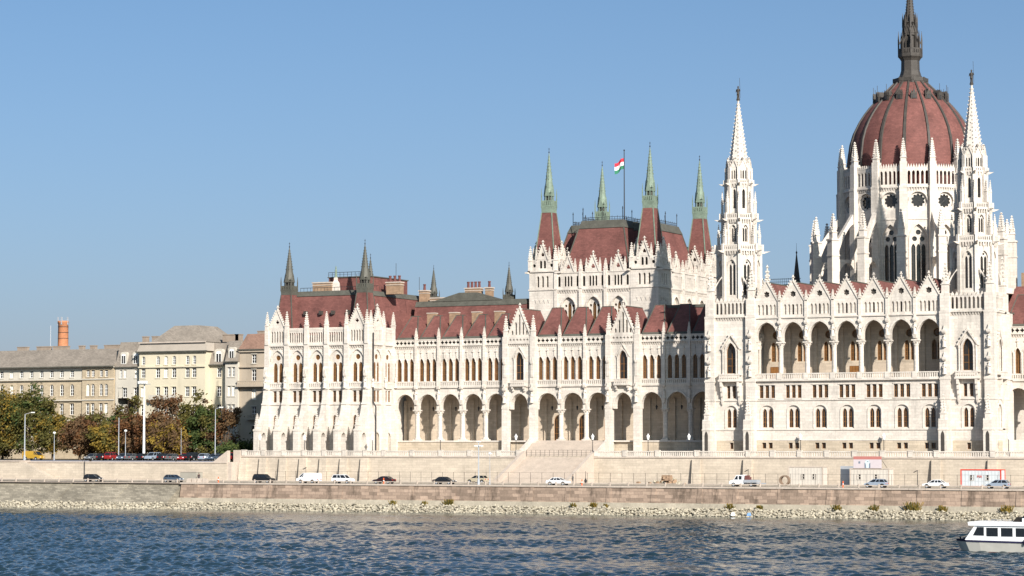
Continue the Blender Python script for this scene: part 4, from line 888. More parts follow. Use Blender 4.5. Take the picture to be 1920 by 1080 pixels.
# flag
fp = thing('flagpole', 'tall dark flagpole on the flat roof of the chamber block', 'flagpole', (-58.9, 24, 59.9))
c = MB('iron'); c.tube((-58.9, 24, 59.9), (-58.9, 24, 75.5), .14, .09, 8); c.lathe(-58.9, 24, [(.02, 75.4), (.2, 75.6), (.02, 75.85)], 8); c.build('pole', fp, (-58.9, 24, 59.9))
M['fr'] = mat('flag_red', (.5, .03, .05), .8); M['fw'] = mat('flag_white', (.75, .75, .75), .8); M['fg'] = mat('flag_green', (.03, .16, .09), .8)
c = MB('fr', 'fw', 'fg')
for j, m in enumerate(('fr', 'fw', 'fg')):
    c.use(m)
    for i in range(8):
        def P(i, t): u = i / 8; return (-59.0 - u * 1.75, 24 - .25 * sin(u * 7) - u * .7, 73.9 - u * 1.1 - t * 2.3 + .15 * sin(u * 6))
        c.quad(P(i, j / 3), P(i + 1, j / 3), P(i + 1, (j + 1) / 3), P(i, (j + 1) / 3))
tag(c.build('flag', org=(-59, 24, 72)), 'small red, white and green flag flying from the roof flagpole', 'flag')
# ------------------------------------------------------------------ houses upstream
M['ybrick'] = mat('yellow_brown_brick', (.43, .35, .245), .92, .1, .2, brick=(.6, .25, .85, .12), streak=.15)
M['plast'] = mat('pale_grey_plaster', (.51, .47, .4), .92, .07, .2, streak=.14)
M['cream'] = mat('cream_plaster', (.56, .5, .375), .92, .06, .2, streak=.12)
M['taupe'] = mat('taupe_plaster', (.4, .335, .26), .92, .09, .2, streak=.2)
M['tiles'] = mat('grey_brown_roof', (.24, .205, .17), .9, .18, .3, brick=(.5, .25, .8, .15))
M['tiler'] = mat('faded_red_roof', (.25, .15, .11), .9, .15, .3, brick=(.5, .25, .8, .15))
M['skirt'] = mat('pale_roof_skirt', (.36, .315, .265), .9, .1, .3)
M['blind'] = mat('pale_blind', (.62, .58, .48), .8, .05, 1)
M['awn'] = mat('ochre_blind', (.5, .3, .08), .8, .05, 1)
ZG = 9.25
M['oldch'] = mat('sooty_chimney_brick', (.27, .215, .17), .9, .15, 1)
class House:
    def __init__(s, name, label, x0, x1, y, group='apartment houses upstream of the parliament'):
        s.o = thing(name, label, 'building', ((x0 + x1) / 2, y, ZG), group); s.org = PW[s.o].copy(); s.rnd = random.Random(int(-x0))
    def wall(s, x0, x1, y, z0, z1, d, m, rows, cols, trim='plast', name='wall', skip=0):
        b = MB(m, trim); f = Fr(0, y); b.at(f); hs = []
        for z, h, w, rise in rows:
            for c in cols:
                if isinstance(c, tuple): c, ww = c
                else: ww = w
                hs.append(arch(c, ww, z, z + h - rise, z + h, 4)); blind = s.rnd.random()
                gm = 'blind' if blind < .2 else 'glass'
                win(s.o, f, c, .22, z, ww, h, rise, 2, 3, fm='white', gm=gm, t=.075)
                b.use(trim); b.box(c - ww / 2 - .15, c + ww / 2 + .15, -.14, 0, z - .2, z)
                if rise == 0: b.box(c - ww / 2 - .15, c + ww / 2 + .15, -.12, 0, z + h + .05, z + h + .25)
        b.use(m); b.panel(rect(x0, x1, z0, z1), hs, 0, .35); b.add([(x0, 0, z0), (x0, d, z0), (x0, d, z1), (x0, 0, z1), (x1, 0, z0), (x1, d, z0), (x1, d, z1), (x1, 0, z1)], [(0, 3, 2, 1), (4, 5, 6, 7), (1, 2, 6, 5), (2, 3, 7, 6)])
        return b.build(name, s.o, s.org)
    def bands(s, x0, x1, y, zs, m='plast', d=.25, name='cornice'):
        b = MB(m)
        for z, h in zs: b.box(x0 - .1, x1 + .1, y - d, y - .002, z, z + h)
        b.build(name, s.o, s.org)
    def roof(s, x0, x1, y0, y1, z0, i, z1, m='tiles', ix=None, name='roof'):
        ix = i if ix is None else ix; b = MB(m, 'lead'); b.taper(x0, x1, y0, y1, z0, x0 + ix, x1 - ix, y0 + i, y1 - i, z1)
        b.use('lead'); b.box(x0 - .2, x1 + .2, y0 - .35, y0, z0 - .15, z0 + .1); return b.build(name, s.o, s.org)
    def dormer(s, x, y, z, w, h):
        def mk():
            b = MB('plast', 'tiles', 'white', 'glass'); b.prism(arch(0, w, 0, h - w * .3, h, 4), 0, 2.2, ()); b.use('white'); b.panel(arch(0, w * .62, .3, h - w * .45, h - w * .2, 4), [], -.03, .02); b.use('glass')
            for k in (-1, 1): b.panel(rect(k * w * .15 - w * .11, k * w * .15 + w * .11, .4, h - w * .45), [], -.05, .01)
            return b.mesh('dormer')
        link('dormer', cached(('dorm', w, h), mk), s.o, (x, y, z))
    def chim(s, x, y, z, w, d, h):
        def mk():
            b = MB('oldch', 'cap'); b.box(-w / 2, w / 2, -d / 2, d / 2, 0, h); b.use('oldch'); b.box(-w / 2 - .1, w / 2 + .1, -d / 2 - .1, d / 2 + .1, h, h + .2); return b.mesh('chimney')
        link('chimney', cached(('hch', w, d, h), mk), s.o, (x, y, z))
# long yellow brick block at the far left
h = House('brick_apartment_block', 'long yellow-brown brick block with arched windows and pale attic storey', -262, -195.6, 30)
cols = [-208.3 - 3.05 * i for i in range(17)]
h.wall(-262, -205.0, 30, ZG, 28.4, 14, 'ybrick', [(24.5, 2.8, 1.15, .6), (19.9, 2.7, 1.2, 0), (14.6, 2.8, 1.2, .6)], cols, 'ybrick')
h.wall(-262, -205.0, 29.95, 28.4, 31.4, 14, 'plast', [(29.0, 1.6, 1.1, 0)], cols, name='attic_wall')
h.wall(-205.0, -195.7, 29.6, ZG, 31.4, 14, 'ybrick', [(29.0, 1.6, .95, 0), (24.4, 2.9, 1.0, .5), (19.9, 2.7, 1.0, 0), (14.6, 2.8, 1.0, .5)], [-203.3, -201.8, -199.4, -197.9], 'ybrick')
h.bands(-262, -195.6, 29.6, [(28.3, .25), (23.3, .25), (18.4, .25), (31.2, .35)])
h.roof(-262, -195.5, 29.0, 45, 31.5, 6.5, 36.0, ix=0)
for x, w in ((-222.5, 4), (-217.3, 4.5), (-211, 1.3), (-207.5, 1.5), (-201.5, 5), (-197, 2.5), (-229, 3), (-240, 4)): h.chim(x, 37.5, 35.2, w, 1.0, 1.6)
# cream block with hipped roof
h = House('cream_apartment_house', 'tall cream apartment house with a broad hipped roof and centre balcony', -195.4, -160, 30)
h.wall(-195.5, -187.6, 30.0, ZG, 31.2, 14, 'plast', [(28.6, 2.0, .75, 0), (24.0, 2.2, 1.2, 0), (19.6, 2.4, 1.2, 0), (15, 2.4, 1.2, 0)], [-193.9, -192.7, -189.5, -188.4], name='side_wall')
h.roof(-195.5, -187.6, 29.8, 44, 31.2, 2.2, 37.3, ix=0); h.dormer(-193.2, 30.1, 31.7, 1.9, 3.1); h.dormer(-189.7, 30.1, 31.7, 1.9, 3.1)
R3 = [(28.5, 2.2, 1.2, 0), (24.0, 2.3, 1.2, 0), (19.6, 2.4, 1.2, 0), (15.2, 2.4, 1.2, 0)]
h.wall(-187.6, -168.8, 28.6, ZG, 34.6, 16, 'cream', [(31.6, 2.0, 1.0, .4)] + R3, [-186.4, -182.2, -179.9, -177.6, -173.8, -171.9], 'cream')
h.bands(-187.6, -168.8, 28.6, [(30.9, .3), (34.3, .4)], 'cream', .4)
h.roof(-188.1, -168.2, 28.2, 46, 34.7, .6, 36.7, 'skirt', name='roof_skirt'); h.bands(-187.6, -168.7, 28.5, [(36.7, .3)], 'cap', .25); h.roof(-185.2, -169.5, 29.5, 45, 36.9, 3.6, 41.0, 'tiles', 4.5)
b = MB('plast', 'lead'); b.box(-183.9, -176.2, 27.2, 28.6, 23.2, 23.5); b.box(-183.9, -176.2, 27.2, 27.3, 23.5, 24.4)
for i in range(10): b.use('lead'); x = -183.6 + i * .8; b.box(x - .12, x + .12, 27.3, 28.6, 22.8, 23.2)
b.build('balcony', h.o, h.org)
h.wall(-168.8, -163.4, 30.6, ZG, 31.4, 14, 'cream', R3, [-166.2], 'cream', name='recess_wall'); h.wall(-163.4, -159.9, 28.9, ZG, 32, 15, 'plast', R3, [(-162.3, .8), (-161.1, .8)], name='side_wall')
h.roof(-168.8, -163.4, 30.2, 44, 31.4, 2.0, 36.6, ix=0, name='roof_skirt'); h.roof(-163.4, -159.8, 28.6, 44, 32, 2.0, 37, ix=0, name='roof_skirt'); h.dormer(-166.3, 30.5, 31.7, 2.4, 3.4); h.dormer(-161.7, 29.0, 32.2, 2.0, 3.2)
for x, w in ((-191, 1.2), (-188, 1.6), (-166, 5), (-164.5, .9)): h.chim(x, 36, 37, w, 1.2, 1.6)
# taupe house next to the parliament
h = House('taupe_apartment_house', 'taupe apartment house with small balconies right beside the parliament', -159.8, -140, 30)
h.wall(-159.8, -140, 29.6, ZG, 34.6, 14, 'taupe', [(31.6, 2.0, 1.3, 0), (27.5, 2.6, 1.3, 0), (23.2, 2.4, 1.3, 0), (18.9, 2.6, 1.3, 0), (14.4, 2.6, 1.3, 0)], [-155.9, -151.5, -147, -143])
h.bands(-159.8, -140, 29.6, [(34.2, .5), (25.8, .3), (30.6, .2)], 'taupe', .5)
b = MB('taupe', 'iron'); b.box(-159.9, -150.8, 28.2, 29.6, 26.1, 26.5); balustrade(b, -159.8, -150.8, 28.35, 26.5, 1.0, .5, .2); b.box(-157.4, -154.4, 28.5, 29.6, 18.4, 18.7); balustrade(b, -157.3, -154.5, 28.6, 18.7, .95, .4, .15); b.build('balcony', h.o, h.org)
h.roof(-160, -139.8, 29.2, 44, 34.8, 3.5, 38.6, 'tiler', ix=.2)
h.chim(-157, 35, 37, 2.2, 1.2, 2.2); h.chim(-153, 35, 37, 1.4, 1.2, 2.2)
# brick smokestack and mast behind
st = thing('brick_smokestack', 'round orange brick smokestack rising behind the long block', 'chimney', (-233.8, 60, 9.2))
M['orange'] = mat('orange_brick', (.47, .2, .1), .9, .12, .5, brick=(.5, .2, .85, .15))
b = MB('orange'); b.lathe(-233.8, 60, [(1.5, 9.2), (1.36, 38), (1.3, 44.0), (1.42, 44.1), (1.42, 44.6), (1.2, 44.6)], 20); b.build('shaft', st, PW[st], True)
b = MB('grey')
for a in range(5): x, y = -233.8 + 1.35 * cos(a * 1.25), 60 + 1.35 * sin(a * 1.25); b.box(x - .16, x + .16, y - .1, y + .1, 43.6, 45.6)
b.build('antenna_panels', st, PW[st])
b = MB('iron')
for z in (40, 41.5, 43): b.lathe(-233.8, 60, [(1.37, z), (1.4, z + .12)], 20, cap=False)
b.build('steel_band', st, PW[st])
b = MB('grey'); b.tube((-237.8, 60, 9.2), (-237.8, 60, 43.5), .14, .06); b.tube((-238.3, 60, 43), (-237.3, 60, 43), .04)
for z in (38, 40, 42): b.tube((-238.1, 60, z), (-237.5, 60, z), .03)
tag(b.build('antenna_mast', org=(-237.8, 60, 9.2)), 'thin grey antenna mast left of the orange smokestack', 'antenna')

# ------------------------------------------------------------------ upper quay wall at the left
uw = thing('retaining_wall', 'plain pale stone retaining wall between upper street and lower road at left', 'wall', (-170, -20, 5))
b = MB('terr'); b.box(-330, -130.6, -20, -18.5, 4.9, 8.75); b.build('wall_face', uw, PW[uw])
b = MB('cap'); b.box(-330, -130.6, -20.15, -18.3, 8.75, 9.02); b.build('coping', uw, PW[uw])
b = MB('terr', 'cap'); b.side([(-18.5, 8.95), (-22.2, 8.95), (-22.2, 4.9), (-18.5, 4.9)], -192, -183.2); b.prism([(-183.2, 8.95), (-173.5, 5.1), (-173.5, 4.9), (-183.2, 4.9)], -22.2, -20.1); b.use('cap'); b.side([(-18.4, 9.2), (-22.4, 9.2), (-22.4, 8.95), (-18.4, 8.95)], -192.1, -183)
b.build('ramp_abutment', uw, PW[uw])
b = MB('cap'); b.prism([(-130.6, 9.02), (-130.6, 11.5), (-128.9, 11.5), (-128.9, 4.9), (-130.6, 4.9)], -17.6, -17.2); b.prism([(-134.2, 9.02), (-130.6, 11.4), (-130.6, 9.02)], -19.9, -18.8); b.box(-130.7, -129.6, -19.85, -15.6, 4.9, 9.0); b.build('end_pier', uw, PW[uw])
b = MB('iron'); b.tube((-167, -20.3, 5), (-167, -20.3, 9), .08); b.build('drainpipe', uw, PW[uw])
b = MB('asph'); b.quad((-330, -18.4, 9.215), (-131, -18.4, 9.215), (-131, -8, 9.215), (-330, -8, 9.215)); b.build('upper_street', kind='structure')

# ------------------------------------------------------------------ trees
def leafmat(name, c1, c2):
    m = bpy.data.materials.new(name); m.use_nodes = True; N = m.node_tree.nodes; L = m.node_tree.links; p = N['Principled BSDF']; p.inputs['Roughness'].default_value = .75; p.inputs['Specular IOR Level'].default_value = .2
    g = N.new('ShaderNodeNewGeometry'); n = N.new('ShaderNodeTexNoise'); n.inputs['Scale'].default_value = .55; n.inputs['Detail'].default_value = 4; L.new(g.outputs['Position'], n.inputs[0])
    r = N.new('ShaderNodeValToRGB'); r.color_ramp.elements[0].position = .35; r.color_ramp.elements[0].color = c1 + (1,); r.color_ramp.elements[1].position = .65; r.color_ramp.elements[1].color = c2 + (1,); L.new(n.outputs[0], r.inputs[0]); L.new(r.outputs[0], p.inputs['Base Color'])
    tr = N.new('ShaderNodeBsdfTranslucent'); L.new(r.outputs[0], tr.inputs[0]); mx = N.new('ShaderNodeMixShader'); mx.inputs[0].default_value = .25; L.new(p.outputs[0], mx.inputs[1]); L.new(tr.outputs[0], mx.inputs[2]); L.new(mx.outputs[0], N['Material Output'].inputs[0]); return m
M['olive'] = leafmat('olive_leaves', (.06, .06, .016), (.14, .12, .032)); M['dgreen'] = leafmat('dark_green_leaves', (.03, .055, .018), (.09, .11, .03))
M['rust'] = leafmat('rust_leaves', (.10, .045, .022), (.175, .08, .03)); M['brownl'] = leafmat('brown_leaves', (.085, .05, .028), (.155, .095, .045)); M['yellow'] = leafmat('yellow_leaves', (.15, .1, .018), (.28, .19, .035))
M['bark'] = mat('bark', (.11, .08, .055), .95, .2, 3)
def tree(x, y, hgt, rad_, m1, m2, label, dens=1.0, low=.18, seed=0, z=9.2, cat='tree', name='autumn_tree'):
    if hgt < 15.3 and dens > .9: hgt *= .84
    rnd = random.Random(seed); t = thing(name, label, cat, (x, y, z), 'trees along the upper street')
    b = MB('bark'); b.lathe(x, y, [(.34, z - .1), (.25, z + .6), (.2, z + hgt * .35)], 8); top = Vector((x, y, z + hgt * .3)); ends = []
    for i in range(9):
        a = i * 2.4 + rnd.uniform(-.4, .4); u = rnd.uniform(.4, .8); e = Vector((x + cos(a) * rad_ * u, y + sin(a) * rad_ * u, z + hgt * rnd.uniform(.5, .88))); mid = top.lerp(e, .5) + Vector((0, 0, -.3)); s0 = Vector((x, y, z + hgt * rnd.uniform(.18, .33)))
        b.tube(s0, mid, .11, .075, 5); b.tube(mid, e, .075, .03, 5); ends.append(e)
        for k in range(2): e2 = e + Vector((rnd.uniform(-1.2, 1.2), rnd.uniform(-1.2, 1.2), rnd.uniform(.2, 1.3))); b.tube(mid.lerp(e, .7), e2, .035, .015, 4); ends.append(e2)
    b.tube((x, y, z + hgt * .34), (x + .2, y, z + hgt * .9), .14, .03, 5)
    b.build('trunk', t, PW[t])
    c = MB(m1, m2); n = int(75 * dens); rad_ *= 1.18
    cl = [e for e in ends]
    while len(cl) < n:
        u, v, w = rnd.uniform(-1, 1), rnd.uniform(-1, 1), rnd.uniform(-1, 1); q = u * u + v * v + w * w
        if q < 1 and q > .18: cl.append(Vector((x + u * rad_, y + v * rad_, z + hgt * (low + (1 - low) * (.5 + .5 * w)))))
    for p in cl:
        c.m = 0 if rnd.random() < .62 else 1; R = rnd.uniform(.6, 1.25) * rad_ * .27
        for k in range(int(62 * (.6 + .4 * dens))):
            d = Vector((rnd.gauss(0, .5), rnd.gauss(0, .5), rnd.gauss(0, .42))) * R; q = p + d; s = rnd.uniform(.16, .36)
            n1 = Vector((rnd.uniform(-1, 1), rnd.uniform(-1, 1), rnd.uniform(-.6, 1))).normalized(); a = n1.orthogonal().normalized() * s; bb = n1.cross(a).normalized() * s * .8
            c.add([tuple(q - a), tuple(q - bb * .8), tuple(q + a * 1.2), tuple(q + bb * .8)], [(0, 1, 2, 3)])
    c.build('crown', t, PW[t])
TR = [(-203.5, -4, 15.5, 6.0, 'olive', 'yellow', 'big olive-green tree at the left edge of the picture', 1.5, .12),
      (-196.0, -2, 16.8, 4.6, 'olive', 'dgreen', 'tallest olive tree behind the left street lamp', 1.5, .1),
      (-190.3, -1, 12.0, 3.9, 'olive', 'yellow', 'yellow-green tree right of the left street lamp', 1.3, .1),
      (-183.5, 0, 10.8, 4.0, 'brownl', 'rust', 'brown tree between the yellow-green tree and dark green tree', 1.1, .1),
      (-176.6, 6, 12.0, 3.2, 'dgreen', 'olive', 'dark green tree in front of the brick block', 1.2, .15),
      (-179.0, 12, 15.0, 3.6, 'olive', 'brownl', 'thin sparse tree in front of the yellow brick block', .45, .3),
      (-174.6, -2, 9.2, 3.4, 'yellow', 'olive', 'low yellow-leaved tree left of the rust-red tree', 1.2, .08),
      (-169.6, 0, 11.2, 4.0, 'rust', 'brownl', 'rust-red tree beside the twin thin lamp posts', 1.4, .08),
      (-163.4, 1, 11.6, 4.2, 'rust', 'brownl', 'dark rust tree behind the tall white floodlight mast', 1.4, .08),
      (-165.5, 8, 15.2, 3.6, 'brownl', 'rust', 'sparse reddish tree rising above the rust trees', .5, .35),
      (-159.5, 10, 15.6, 3.4, 'olive', 'brownl', 'sparse green tree under the balcony of the cream house', .6, .3),
      (-157.6, -3, 9.6, 4.2, 'brownl', 'yellow', 'broad brown and yellow tree right of the floodlight mast', 1.4, .06),
      (-152.0, 4, 14.3, 3.4, 'dgreen', 'olive', 'upright dark green tree in front of the cream house', 1.4, .1),
      (-147.5, 5, 11.6, 3.6, 'brownl', 'rust', 'thin red-brown tree right of the upright green tree', .8, .1),
      (-186.5, 8, 12.5, 4.2, 'brownl', 'olive', 'wide brown-green tree behind the short lamp post at left', 1.3, .08),
      (-171.5, 7, 10.5, 4.2, 'brownl', 'rust', 'low brown tree behind the yellow-leaved tree', 1.2, .06),
      (-159.8, 6, 11.0, 4.4, 'rust', 'olive', 'reddish tree behind the broad brown and yellow tree', 1.3, .06),
      (-208.5, 4, 14.0, 5.0, 'olive', 'brownl', 'hazy olive tree cut by the left picture edge', 1.3, .06),
      (-142.4, 2, 3.6, 3.8, 'dgreen', 'dgreen', 'low dark evergreen bush behind the parked cars near parliament', 1.3, .0),
      (-138.5, 8, 9.0, 2.6, 'dgreen', 'dgreen', 'dark ivy-green tree in the shade beside the parliament', 1.3, .05)]
for i, (x, y, hh, r_, m1, m2, lab, de, lo) in enumerate(TR): tree(x, y, hh, r_, m1, m2, lab, de, lo, 50 + i)

# ------------------------------------------------------------------ lamps
def terrace_lamp(x, lab):
    t = thing('lantern_post', lab, 'lamp post', (x, -14.0, 10.32), 'lantern posts along the terrace')
    def mk():
        b = MB('iron'); b.lathe(0, 0, [(.3, 0), (.3, .3), (.42, .6), (.3, .95), (.12, 1.15), (.08, 1.3), (.06, 3.1), (.12, 3.2), (.05, 3.3)], 8); return b.mesh('post')
    def mk2():
        b = MB('lamp'); b.lathe(0, 0, [(.16, 3.25), (.34, 3.95)], 6); return b.mesh('lantern')
    def mk3():
        b = MB('lamp', 'iron'); b.lathe(0, 0, [(.4, 3.95), (.12, 4.25), (.03, 4.5)], 6); return b.mesh('lantern_cap')
    p = PW[t]; link('post', cached('lp', mk), t, p); link('lantern', cached('lp2', mk2), t, p); link('lantern_cap', cached('lp3', mk3), t, p)
for x, lab in ((-126.3, 'lantern post at the left end pavilion beside the tree shade'), (-115.3, 'lantern post before the third bay of the end pavilion'), (-98.9, 'lantern post before the side arches of the end pavilion'), (-83.0, 'lantern post before the five-arch loggia left of the white mast'), (-65.8, 'lantern post at the left top of the staircase'), (-48.9, 'lantern post at the right top of the staircase'), (-37.0, 'lantern post right of the second gabled bay'), (-28.4, 'lantern post in the shade by the left tower'),
               (-5.6, 'lantern post before the second bay of the central block'), (10.8, 'lantern post above the cabin with the banner'), (34.4, 'lantern post right of the right tower')): terrace_lamp(x, lab)
def street_lamp(name, x, y, z, hgt, lab, arm=0, thick=.11, heads=1):
    t = thing(name, lab, 'street lamp', (x, y, z)); b = MB('grey'); b.lathe(x, y, [(thick * 1.9, z), (thick * 1.7, z + 1.0), (thick, z + 1.1), (thick * .6, z + hgt)], 8); b.build('pole', t, PW[t])
    c = MB('white', 'grey')
    if arm: c.use('grey'); c.tube((x, y, z + hgt), (x + arm, y, z + hgt + .35), .06); c.build('arm', t, PW[t]); c = MB('white'); c.box(x + arm - .1, x + arm + .75, y - .15, y + .15, z + hgt + .28, z + hgt + .48); c.build('lamp_head', t, PW[t])
    elif heads == 1: c.lathe(x, y, [(.1, z + hgt), (.32, z + hgt + .15), (.3, z + hgt + .4), (.1, z + hgt + .5)], 8); c.build('lamp_head', t, PW[t])
    return t
street_lamp('street_lamp', -187.3, -15, 9.2, 10.2, 'white street lamp with arm standing on the ramp abutment at left', 1.8, .16); street_lamp('street_lamp', -179.2, -15, 9.2, 5.8, 'short lamp post with round head right of the left ramp', 0, .09)
street_lamp('street_lamp', -161.9, -15, 9.2, 9.3, 'grey pole left of the twin short lamp post', 0, .12, 0); street_lamp('street_lamp', -160.1, -15, 9.2, 6.2, 'short lamp post beside the rust tree and grey pole', 0, .09)
street_lamp('street_lamp', -136.9, -15, 9.2, 11.0, 'tall lamp with bent arm in front of the cream house edge', 1.1, .12); street_lamp('street_lamp', -145.6, -15, 9.2, 7.0, 'thin unlit pole right of the green tree', 0, .06, 0)
t = thing('floodlight_mast', 'tall thick white mast with floodlight platform before the cream house', 'mast', (-158.8, -10, 9.2)); b = MB('white'); b.lathe(-158.8, -10, [(.32, 9.2), (.26, 13), (.15, 25.8)], 10); b.build('pole', t, PW[t])
b = MB('grey'); b.box(-160.0, -157.6, -10.6, -9.4, 25.8, 25.95); b.box(-159.9, -157.7, -10.5, -10.45, 26.5, 26.6); b.build('platform', t, PW[t])
for i in range(3):
    b = MB('white', 'glass'); x = -159.6 + i * .8; b.taper(x - .3, x + .3, -10.9, -10.5, 25.95, x - .35, x + .35, -11.0, -10.5, 26.5); b.build('floodlight', t, PW[t])
t = street_lamp('street_lamp', -57.9, -45.4, 5.1, 8.0, 'tall white twin-head lamp mast on the quay edge before the loggia', 0, .14, 0)
b = MB('white')
for dx in (-.5, .5): b.tube((-57.9, -45.4, 12.2), (-57.9 + dx, -45.4, 12.3), .05); b.box(-57.9 + dx - .3, -57.9 + dx + .3, -45.7, -45.1, 12.3, 12.5)
b.box(-58.2, -57.6, -45.7, -45.1, 13.1, 13.3); b.build('lamp_head', t, PW[t])
street_lamp('street_lamp', -55.8, -44.9, 5.1, 5.6, 'thin short white pole right of the twin-head mast', 0, .06)
for x, lab in ((-104.5, 'short bent lamp post behind the white van'), (-9.6, 'short bent lamp post in front of the white truck'), (22.5, 'short bent lamp post left of the red-framed cabin')):
    t = thing('path_lamp', lab, 'lamp post', (x, -31, 5.17), 'short bent lamp posts by the terrace wall'); b = MB('iron'); b.tube((x, -31, 5.17), (x, -31, 8.0), .05); b.build('post', t, PW[t]); b = MB('iron'); b.prism([(x - .7, 7.75), (x + .05, 8.1), (x + .05, 8.0), (x - .65, 7.65)], -31.15, -30.85); b.build('lamp_head', t, PW[t])
# ------------------------------------------------------------------ vehicles
def paint(name, c, metal=.0): return mat(name, c, .3, .03, 1, spec=.5, metal=metal)
PT = {'black': paint('black_car_paint', (.012, .013, .016)), 'white': paint('white_car_paint', (.75, .76, .78)), 'silver': paint('silver_car_paint', (.36, .42, .5), .3), 'blue': paint('blue_grey_car_paint', (.06, .085, .12)), 'maroon': paint('dark_maroon_car_paint', (.03, .012, .014)), 'beige': paint('beige_car_paint', (.42, .36, .26)), 'red': paint('red_car_paint', (.25, .02, .02)), 'grey': paint('grey_car_paint', (.12, .125, .13))}
M['cglass'] = mat('car_glass', (.015, .018, .022), .05, .1, 1, spec=.7); M['tail'] = mat('tail_light_red', (.4, .01, .01), .3, .05, 1); M['headl'] = mat('head_light', (.8, .82, .85), .1, .05, 1, spec=.7)
SHAPES = {  # lower body outline, cabin (bottom x0,x1, top x0,x1, z0, z1), length half
 'sedan': ([(-2.2, .35), (-2.25, .75), (-2.1, .95), (-1.35, 1.0), (.85, .98), (1.9, .8), (2.2, .65), (2.22, .35)], (-1.6, 1.05, -.95, .35, .97, 1.42)),
 'hatch': ([(-1.95, .35), (-2.0, .7), (-1.9, 1.0), (-1.2, 1.02), (.95, 1.0), (1.8, .8), (2.0, .62), (2.02, .35)], (-1.88, 1.15, -1.45, .35, .98, 1.5)),
 'suv': ([(-2.15, .4), (-2.2, .8), (-2.1, 1.1), (-1.2, 1.12), (1.0, 1.1), (2.0, .98), (2.2, .8), (2.22, .42)], (-2.1, 1.15, -1.85, .5, 1.08, 1.72)),
 'van': ([(-2.35, .4), (-2.4, 1.0), (-2.35, 1.25), (1.3, 1.25), (1.9, 1.05), (2.35, .95), (2.42, .42)], (-2.35, 1.75, -2.28, .95, 1.22, 1.95))}
def body_mesh(kind, pm, w=.86):
    def mk():
        prof, (a0, a1, c0, c1, z0, z1) = SHAPES[kind]; b = MB(pm, 'cglass', 'rubber'); ww = 1.0 if kind == 'van' else w
        n = len(prof); vs = []
        for y, k in ((-ww, .0), (-ww + .07, 1), (ww - .07, 1), (ww, 0)):
            for x, z in prof: vs.append((x * (1 if k else .985), y, z if k or z < .5 else z - .06))
        fs = [list(range(n)), list(range(3 * n, 4 * n))]
        for r in range(3):
            for j in range(n): fs.append((r * n + j, r * n + (j + 1) % n, (r + 1) * n + (j + 1) % n, (r + 1) * n + j))
        b.add(vs, fs)
        b.use('rubber')
        for x in (-1.35, 1.35):
            for sy in (-1, 1): b.at(F0); b.prism([(x + .42 * cos(t * pi / 6), .34 + .42 * sin(t * pi / 6)) for t in range(7)], sy * ww - .01 if sy < 0 else ww - .0, (sy * ww) + (.02 if sy < 0 else .012))
        return b.mesh('body')
    return cached(('body', kind, pm.name), mk)
def cabin_mesh(kind, pm):
    def mk():
        prof, (a0, a1, c0, c1, z0, z1) = SHAPES[kind]; w0, w1 = (.96, .86) if kind == 'van' else (.8, .62); b = MB('cglass', pm)
        b.taper(a0, a1, -w0, w0, z0, c0, c1, -w1, w1, z1)
        return b.mesh('window_glass')
    return cached(('cab', kind, pm.name), mk)
def roof_mesh(kind, pm):
    def mk():
        prof, (a0, a1, c0, c1, z0, z1) = SHAPES[kind]; w0, w1 = (.96, .86) if kind == 'van' else (.8, .62); b = MB(pm)
        b.taper(c0 - .06, c1 + .06, -w1 - .03, w1 + .03, z1 - .04, c0 + .1, c1 - .1, -w1 + .1, w1 - .1, z1 + .06)
        cols = (0, .36, .62, 1) if kind != 'van' else (0, .86, 1)
        for sy in (-1, 1):
            for t in cols: p = (a0 + (a1 - a0) * t, sy * (w0 + .01), z0); q = (c0 + (c1 - c0) * t, sy * (w1 + .01), z1); b.tube(p, q, .05, .045, 4)
        if kind == 'van': b.taper(a0 - .02, .75, -w0 - .02, w0 + .02, z0, c0 - .02, .6, -w1 - .02, w1 + .02, z1)
        return b.mesh('roof')
    return cached(('roof', kind, pm.name), mk)
def wheel_mesh(r=.32):
    def mk():
        b = MB('rubber', 'grey'); 
        n = 14; vs = [(r * cos(2 * pi * i / n), y, r * sin(2 * pi * i / n)) for y in (-.1, .1) for i in range(n)]
        b.add(vs, [(i, (i + 1) % n, n + (i + 1) % n, n + i) for i in range(n)] + [list(range(n)), list(range(n, 2 * n))]); b.use('grey'); k = r * .58
        for y in (-.104, .104): b.add([(k * cos(2 * pi * i / n), y, k * sin(2 * pi * i / n)) for i in range(n)], [list(range(n))])
        return b.mesh('wheel')
    return cached(('wheel', r), mk)
def light_mesh(m):
    def mk(): b = MB(m); b.box(-.05, .05, -.17, .17, -.08, .08); return b.mesh('light')
    return cached(('light', m), mk)
def car(kind, col, x, y, z, face, label, group='cars on the lower embankment road', name='car', cat='car', rz=0, detail=True):
    r = tag(link(name, None, None, (0, 0, 0)), label, cat, group); pm = PT[col]; ln = SHAPES[kind][0]
    link('body', body_mesh(kind, pm), r); link('window_glass', cabin_mesh(kind, pm), r); link('roof', roof_mesh(kind, pm), r)
    if detail:
        ww = .93 if kind == 'van' else .78
        for wx in (-1.35, 1.35):
            for sy in (-1, 1): link('wheel', wheel_mesh(), r, (wx, sy * ww, .32))
        for sy in (-1, 1): link('headlight', light_mesh('headl'), r, (ln[-1][0] - .08, sy * .58, .68)); link('taillight', light_mesh('tail'), r, (ln[0][0] + .02 - .03, sy * .6, .78))
    r.location = (x, y, z); r.rotation_euler = (0, 0, (0 if face > 0 else pi) + rz); return r
